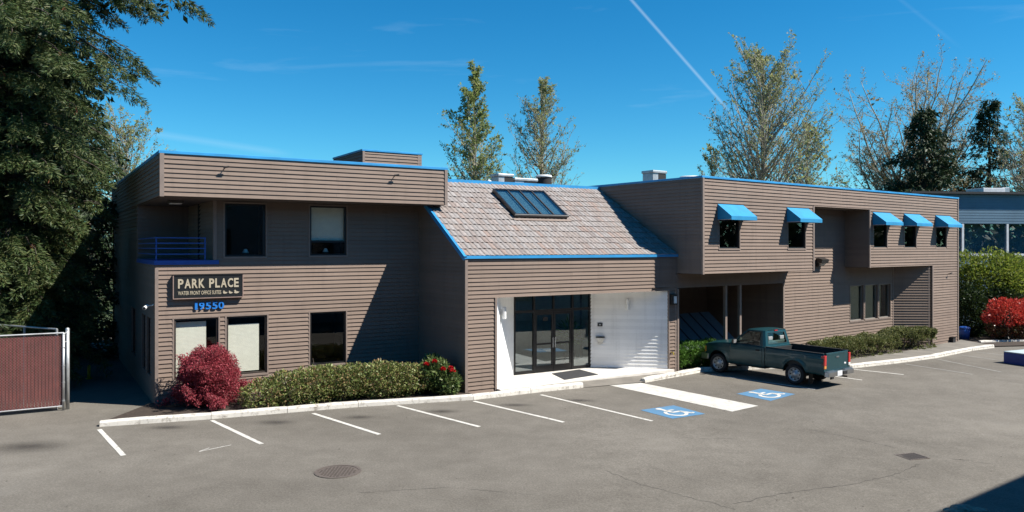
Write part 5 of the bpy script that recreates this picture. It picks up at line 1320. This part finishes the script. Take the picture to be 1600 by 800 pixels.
# conifers
def conifer(name, base, h, reach, label, seed, nb, spray, needle_len, leafmat, zlo=.8, droop=.35, group='conifers', trunk_r=.28, cards=16, up0=.25, aspect=(.22, .38), cat='tree', extra_dens=None, lean=(0, 0)):
    R = np.random.default_rng(seed); b = np.array(base, float); S = []; PB = []; DB = []; OB = []
    n = 20
    def tp(z): return b + np.array([lean[0] * (z / h), lean[1] * (z / h), z])
    for k in range(n): S.append((*tp(h * k / n), *tp(h * (k + 1) / n), trunk_r * (1 - k / n) + .015, trunk_r * (1 - (k + 1) / n) + .012))
    for k in range(nb):
        z = zlo + (h - zlo) * (k + R.random()) / nb; az = R.uniform(0, 2 * math.pi); L = reach(z, az) * R.uniform(.62, 1.06)
        if L < .15: continue
        o = np.array([math.cos(az), math.sin(az), 0]); p = tp(z); m = max(4, int(L / .35)); prev = p; side = np.array([-o[1], o[0], 0])
        for j in range(m):
            t = (j + 1) / m; q = p + o * L * t + np.array([0, 0, up0 * L * t - droop * L * t * t + .06 * L * max(0, t - .75) * 2]) + side * R.normal() * .05
            S.append((*prev, *q, .012 + .02 * L * (1 - t + 1 / m) * .5, .010 + .02 * L * (1 - t) * .5)); 
            if t > .12:
                w = L * .34 * (1 - t * .75) + .12
                k2 = max(1, int(spray * (.5 + t)))
                for _ in range(k2):
                    s_ = R.uniform(-1, 1); PB.append(q + side * s_ * w + np.array([0, 0, -abs(s_) * w * .35 + R.normal() * .05]) + (prev - q) * R.random()); DB.append(unit(o * .7 + side * s_ * .8 + np.array([0, 0, -.45 - .3 * R.random()]))); OB.append(o)
            prev = q
    PB, DB = np.array(PB), np.array(DB); N = len(PB)
    P = np.repeat(PB, cards, 0); D = np.repeat(DB, cards, 0); n_ = len(P)
    tt = R.random((n_, 1)); P = P + D * tt * needle_len * 1.6 + R.normal(size=(n_, 3)) * needle_len * .16
    D2 = unit(D * .75 + R.normal(size=(n_, 3)) * .55 + np.array([0, 0, -.15])); L2 = R.uniform(.55, 1.2, n_) * needle_len
    root = empty(name, base); tag(root, label, cat, group)
    S = np.array(S); mk = np.arange(len(S)) < n
    tubes_obj('trunk', S[mk], 'bark_dark', root, 10); tubes_obj('branches', S[~mk], 'bark_dark', root, 4)['kind'] = 'stuff'
    quads_obj('crown', leaf_quads(P, D2, unit(R.normal(size=(n_, 3)) + np.array([0, 0, .8])), L2, L2 * R.uniform(*aspect, n_), .1), leafmat, root)
    return root, PB
def tufted_fir(base, h, reach, label, seed, nb, group):
    R = np.random.default_rng(seed); b = np.array(base, float); S = []; C = []; A = []; n = 24
    for k in range(n): S.append((*(b + [0, 0, h * k / n]), *(b + [0, 0, h * (k + 1) / n]), .42 * (1 - k / n) + .02, .42 * (1 - (k + 1) / n) + .015))
    for k in range(nb):
        z = .9 + (h - 1.2) * (k + R.random()) / nb; az = R.uniform(0, 2 * math.pi); L = reach(z, az) * R.uniform(.66, 1.05); o = np.array([math.cos(az), math.sin(az), 0]); side = np.array([-o[1], o[0], 0])
        p0 = b + [0, 0, z]; m = max(5, int(L / .3)); prev = p0; dr = R.uniform(.40, .62)
        for j in range(m):
            t = (j + 1) / m; q = p0 + o * L * t + np.array([0, 0, .28 * L * t - dr * L * t * t + .10 * L * max(0, t - .7)]) + side * R.normal() * .04
            S.append((*prev, *q, .012 + .011 * L * (1 - t + 1 / m), .010 + .011 * L * (1 - t)))
            if t > .28:
                w = L * .22 * (1.15 - t) + .10
                for _ in range(2 if t < .9 else 3):
                    s_ = R.uniform(-1, 1); c = q + side * s_ * w + np.array([0, 0, -.30 * abs(s_) * w - R.random() * .28]); C.append(c); A.append(unit(o * .65 + side * s_ * .7 + np.array([0, 0, -.75])))
            prev = q
    C, A = np.array(C), np.array(A); per = 84; n_ = len(C) * per
    Cc = np.repeat(C, per, 0); Aa = np.repeat(A, per, 0); sz = np.repeat(R.uniform(.7, 1.35, len(C)), per)[:, None]
    ref = unit(np.cross(Aa, np.array([[0, 0, 1.0]])) + 1e-6); upv = np.cross(ref, Aa); t = R.random((n_, 1))
    rad = (.15 * (1 - t * .7)) * sz; ph = R.uniform(0, 2 * math.pi, (n_, 1))
    dirr = ref * np.cos(ph) * 1.25 + upv * np.sin(ph) * .6
    P = Cc + Aa * (t - .3) * .62 * sz + dirr * rad * R.random((n_, 1)) ** .5
    D = unit(Aa * .7 + dirr * .9 + R.normal(size=(n_, 3)) * .3); Ln = R.uniform(.10, .20, n_)
    root = empty('fir_tree', base); tag(root, label, 'tree', group); S = np.array(S); mk = np.arange(len(S)) < n
    tubes_obj('trunk', S[mk], 'bark_dark', root, 10); tubes_obj('branches', S[~mk], 'bark_dark', root, 4)['kind'] = 'stuff'
    quads_obj('crown', leaf_quads(P, D, unit(R.normal(size=(n_, 3)) + dirr), Ln, Ln * R.uniform(.13, .22, n_), .1), 'needle', root)
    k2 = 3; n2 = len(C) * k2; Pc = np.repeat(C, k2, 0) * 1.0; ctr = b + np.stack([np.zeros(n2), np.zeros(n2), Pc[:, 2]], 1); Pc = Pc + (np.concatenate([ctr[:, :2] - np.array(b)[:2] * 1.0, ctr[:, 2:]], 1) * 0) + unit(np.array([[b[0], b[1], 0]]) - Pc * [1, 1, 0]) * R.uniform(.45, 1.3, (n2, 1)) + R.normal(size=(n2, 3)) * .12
    L3 = R.uniform(.18, .36, n2); quads_obj('inner_foliage', leaf_quads(Pc, rand_dirs(n2) + np.array([0, 0, -.5]), rand_dirs(n2), L3, L3 * .5, .1), 'needle_far', root)  # dark cards set inward: the shade between the tufts is put into their colour
    print('fir tufts', len(C)); return root, C
def fir_reach(z, az):
    # the side facing the building is kept short low down and spreads above its roof
    e = max(0.0, math.cos(az)); up = 2.35 + max(0, z - 4.5) * .23
    if 13.4 < z < 14.2 and math.cos(az) > .88: return 5.6
    if 10.5 < z < 15.5 and math.cos(az) > .45: return 4.0 + .5 * math.cos(az)
    if z > 13.0: up = min(up, 4.8) * max(.05, (21.5 - z) / 8.5)
    oth = 4.4 * max(.08, (21.5 - z) / 21.5) ** .7 + .4
    return e * min(up, 6.4) + (1 - e) * min(oth, up + .6)
TB = (-15.9, 24.4, 0)
fir, fp = tufted_fir(TB, 20.5, fir_reach, 'huge fir with drooping branches at the left edge', 21, 380, 'firs left of the building')
sel = fp[(fp[:, 2] > 3) & (fp[:, 1] < 25.5)]; sel = sel[RNG.choice(len(sel), 170, replace=False)]
cn = []
for p in sel:
    for _ in range(6):
        d = np.array([RNG.normal() * .35, RNG.normal() * .35, -1]); cn.append((p + RNG.normal(size=3) * .03, d))
quads_obj('cones', leaf_quads(np.array([c[0] for c in cn]), np.array([c[1] for c in cn]), rand_dirs(len(cn)), np.full(len(cn), .17), np.full(len(cn), .06), .1), 'cone_brown', fir, kind='stuff')
def cone_reach(h, W, p=.85): return lambda z, az: W * max(.04, (h - z) / h) ** p * (1 + .18 * math.sin(az * 3 + z * 1.7))
for (x, Y, h, W, lab, sd_) in [(112, 31, 12.5, 3.3, 'dark fir in deep shade just behind the fence corner', 22), (52, 38, 15, 3.6, 'taller dark fir far behind the maroon fence', 23), (138, 43, 10.5, 3.0, 'low dark fir filling the gap beside the left end wall', 24), (20, 30, 14, 3.4, 'dark fir directly behind the huge foreground fir', 28), (90, 50, 17, 4.0, 'tallest dark fir far back in the shaded gap', 29)]:
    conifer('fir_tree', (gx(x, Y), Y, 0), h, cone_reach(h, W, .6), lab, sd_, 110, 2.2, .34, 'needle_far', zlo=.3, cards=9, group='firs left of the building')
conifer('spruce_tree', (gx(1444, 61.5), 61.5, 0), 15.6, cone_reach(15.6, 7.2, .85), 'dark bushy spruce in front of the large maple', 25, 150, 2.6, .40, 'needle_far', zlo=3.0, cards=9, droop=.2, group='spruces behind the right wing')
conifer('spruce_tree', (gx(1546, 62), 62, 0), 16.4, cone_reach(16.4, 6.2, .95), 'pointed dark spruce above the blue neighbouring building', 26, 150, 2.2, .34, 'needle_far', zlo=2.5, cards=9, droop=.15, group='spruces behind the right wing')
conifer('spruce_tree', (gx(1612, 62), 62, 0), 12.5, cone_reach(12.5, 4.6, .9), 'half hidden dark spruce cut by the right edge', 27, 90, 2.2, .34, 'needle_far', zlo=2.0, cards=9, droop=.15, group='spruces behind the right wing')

# shrubs: leaves through a lumpy volume, denser towards the surface
def shrub(name, label, cat, blobs, nleaf, size, leafmat, group=None, aspect=.55, out=.9, up=.35, stem=True, shell=.55, second=None, boxy=None, ground_z=0.0, parent=None):
    """blobs: (centre, radii) ellipsoids; boxy: power of the superellipsoid"""
    c0 = blobs[0][0]; root = empty(name, (c0[0], c0[1], ground_z)); tag(root, label, cat, group)
    vol = np.array([b[1][0] * b[1][1] + b[1][1] * b[1][2] + b[1][0] * b[1][2] for b in blobs]); vol = vol / vol.sum(); P, N = [], []
    for (c, r), w in zip(blobs, vol):
        n = int(nleaf * w); d = rand_dirs(n); 
        if boxy: d = np.sign(d) * np.abs(d) ** (1 / boxy); d = d / np.max(np.abs(d), axis=1, keepdims=True) ** (1 - 2 / (boxy * 4)) if False else d / (np.sum(np.abs(d) ** (2 * boxy), axis=1, keepdims=True) ** (1 / (2 * boxy)))
        lump = 1 + .10 * np.sin(d[:, :1] * 5 + c[0]) * np.cos(d[:, 1:2] * 6 + c[1]) + .07 * np.sin(d[:, 2:3] * 9 + c[0] * 3)
        rr = (shell + (1.03 - shell) * RNG.random((n, 1)) ** .45) * lump
        P.append(np.array(c) + d * rr * np.array(r)); N.append(unit(d / np.array(r)))
    P, N = np.concatenate(P), np.concatenate(N); k = P[:, 2] > ground_z + .02; P, N = P[k], N[k]; n = len(P)
    D = unit(N * out + RNG.normal(size=(n, 3)) * .75 + np.array([0, 0, up])); L = RNG.uniform(.65, 1.35, n) * size
    Q = leaf_quads(P, D, unit(RNG.normal(size=(n, 3)) + N * .6), L, L * aspect * RNG.uniform(.75, 1.25, n), .15)
    if second:
        mat2, test = second; msk = test(P, N); quads_obj('foliage', Q[~msk], leafmat, root); quads_obj('inner_foliage', Q[msk], mat2, root)
    else: quads_obj('foliage', Q, leafmat, root)
    S = []
    for c, r in blobs:
        for _ in range(14):
            p = np.array([c[0] + RNG.normal() * r[0] * .2, c[1] + RNG.normal() * r[1] * .2, ground_z]); q = np.array(c) + RNG.normal(size=3) * np.array(r) * .4; q[2] = max(q[2], ground_z + .1); S.append((*p, *q, .022, .01))
    tubes_obj('stems', S, 'bark_dark', root, 5)['kind'] = 'stuff'
    return root
def along(p, q, n, r, z, jit=.12):
    out = []
    for k in range(n):
        t = k / (n - 1); out.append(((p[0] + (q[0] - p[0]) * t + random.uniform(-jit, jit), p[1] + (q[1] - p[1]) * t + random.uniform(-jit, jit), z * random.uniform(.92, 1.06)), (r[0] * random.uniform(.9, 1.12), r[1] * random.uniform(.9, 1.1), r[2] * random.uniform(.92, 1.1))))
    return out
dk = ('leaf_dark', None)
hb = along((-6.75, 21.25), (-2.95, 23.0), 9, (.62, .72, .50), .52)
hb[0] = ((-6.85, 21.1, .38), (.55, .6, .42)); hb[1] = ((-6.3, 21.45, .45), (.6, .7, .47))
shrub('hedge', 'long rounded evergreen hedge below the left wing windows', 'hedge', hb, 30000, .075, 'leaf_hedge', ground_z=.09, aspect=.5, shell=.62)
rh = shrub('rhododendron', 'small rhododendron with red flowers in the corner by the entrance', 'shrub', [((-2.25, 22.85, .62), (.46, .42, .46)), ((-1.92, 22.72, .45), (.36, .34, .38)), ((-2.4, 23.3, .7), (.42, .4, .42))], 5200, .11, 'leaf_rhodo', ground_z=.09, aspect=.42)
for c in ((-2.52, 22.62, .98), (-1.74, 22.52, .80), (-2.02, 22.50, .86), (-2.28, 22.62, 1.06), (-1.80, 22.62, .86)):
    d = rand_dirs(46); d[:, 2] = np.abs(d[:, 2]); quads_obj('flower', leaf_quads(np.array(c) + d * .03, d, rand_dirs(46), np.full(46, .075), np.full(46, .06), .2), 'flower_red', rh)
shrub('clipped_hedge', 'clipped hedge beside the pickup truck under the lower windows', 'hedge', [(tuple(FR(u, -.12, .02)), (.74, .62, .52)) for u in (8.4, 9.2, 10.0, 10.8, 11.6, 12.2)], 46000, .07, 'leaf_box', group='clipped hedges along the right wing', boxy=3.0, ground_z=-.3, shell=.78)
shrub('clipped_hedge', 'square clipped hedge at the splayed recess of the right wing', 'hedge', [(tuple(FR(u, -.18, .04)), (.70, .62, .58)) for u in (14.0, 14.6, 15.2, 15.8)], 36000, .07, 'leaf_box', group='clipped hedges along the right wing', boxy=3.4, ground_z=-.34, shell=.78)
shrub('fern_shrub', 'bright green low shrub in the covered porch behind the truck', 'shrub', [(tuple(FR(u, -1.75, .42)), (.55, .45, .48)) for u in (.45, 1.2, 1.9, 2.6)], 9000, .10, 'leaf_bright', ground_z=-.05, aspect=.3)
shrub('tall_shrub', 'tall yellow green shrub beside the far building corner', 'shrub', [((26.6, 42.3, 2.0), (2.0, 1.4, 2.2)), ((29.2, 42.6, 1.9), (2.2, 1.4, 1.9)), ((25.2, 42.8, 2.6), (1.0, .9, 1.5)), ((27.6, 42.8, 2.9), (1.1, .9, 1.2)), ((32.0, 42.6, 1.6), (2.0, 1.4, 1.8))], 36000, .16, 'leaf_tall', ground_z=-.35, aspect=.4, shell=.5)
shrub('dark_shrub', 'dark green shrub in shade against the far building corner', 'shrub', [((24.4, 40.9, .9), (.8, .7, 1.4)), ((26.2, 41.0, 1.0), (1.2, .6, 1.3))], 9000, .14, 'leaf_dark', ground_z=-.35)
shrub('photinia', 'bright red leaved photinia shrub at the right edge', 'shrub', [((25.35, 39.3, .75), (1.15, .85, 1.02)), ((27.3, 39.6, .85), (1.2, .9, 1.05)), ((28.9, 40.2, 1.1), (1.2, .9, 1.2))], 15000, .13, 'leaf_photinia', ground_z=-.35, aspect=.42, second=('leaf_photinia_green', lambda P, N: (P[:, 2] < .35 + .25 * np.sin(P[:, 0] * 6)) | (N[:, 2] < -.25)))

# laceleaf maple in front of the left wing
def lace_maple():
    T = Tree(31); R = T.R; b = np.array([-8.35, 21.15, .09])
    cfg = dict(step=[.15, .14, .1, .08], wob=[.1, .12, .16, .16], up=[.02, .01, -.02, -.03], leaf_lvl=2, max=3, kids=[0, 9, 6, 0], bare=[0, .15, .1, 0], ang=[35, 38, 40, 40], ratio=[.5, .42, .42, .5])
    for k in range(40):
        az = R.uniform(0, 2 * math.pi); an = math.radians(R.uniform(4, 80)); T.branch(b + R.normal(size=3) * [.06, .06, 0], (math.cos(az) * math.sin(an), math.sin(az) * math.sin(an), math.cos(an)), R.uniform(1.12, 1.5) * (1.18 - .40 * math.sin(an)), .016, 1, cfg)
    root = empty('laceleaf_maple', Vector(b)); tag(root, 'crimson laceleaf maple in front of the left wing windows', 'shrub')
    tubes_obj('branches', np.array(T.seg), 'bark_dark', root, 4)
    n = 42000; A = np.array([t[0] for t in T.tw]); B = np.array([t[1] for t in T.tw]); i = R.integers(0, len(A), n); P = A[i] + (B[i] - A[i]) * R.random((n, 1)) + R.normal(size=(n, 3)) * .045
    dd = unit(R.normal(size=(14000, 3))); dd[:, 2] = np.abs(dd[:, 2]) * np.where(R.random(14000) < .8, 1, -1); lump = 1 + .12 * np.sin(dd[:, :1] * 7) * np.cos(dd[:, 1:2] * 6 + dd[:, 2:3] * 5)
    P = np.concatenate([P, b + np.array([0, 0, .78]) + dd * np.array([.84, .74, .86]) * lump * R.uniform(.55, 1.0, (14000, 1)) ** .5])
    k = P[:, 2] > .16; P = P[k]; n = len(P); D = unit(R.normal(size=(n, 3)) + np.array([0, 0, -.5])); L = R.uniform(.04, .085, n)
    quads_obj('foliage', leaf_quads(P, D, unit(R.normal(size=(n, 3))), L, L * .34, .1), 'leaf_maple', root)
lace_maple()

# added ring of far leaves: hides horizon glow from the panes, dims skylight
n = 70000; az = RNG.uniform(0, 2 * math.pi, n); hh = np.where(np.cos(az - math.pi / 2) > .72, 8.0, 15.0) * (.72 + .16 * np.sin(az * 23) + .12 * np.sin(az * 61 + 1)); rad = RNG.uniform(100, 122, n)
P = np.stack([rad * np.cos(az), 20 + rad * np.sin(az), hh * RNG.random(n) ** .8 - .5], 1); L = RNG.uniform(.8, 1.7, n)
o = quads_obj('added_far_wood', leaf_quads(P, rand_dirs(n), rand_dirs(n), L, L * .8, .1), 'leaf_dark'); o['kind'] = 'stuff'; o['label'] = 'added far ring of dark leaves that hides the horizon glow'; o['category'] = 'wood'

print('tris', sum(sum(len(q.vertices) - 2 for q in m.polygons) for m in bpy.data.meshes if len(m.polygons) > 20000))
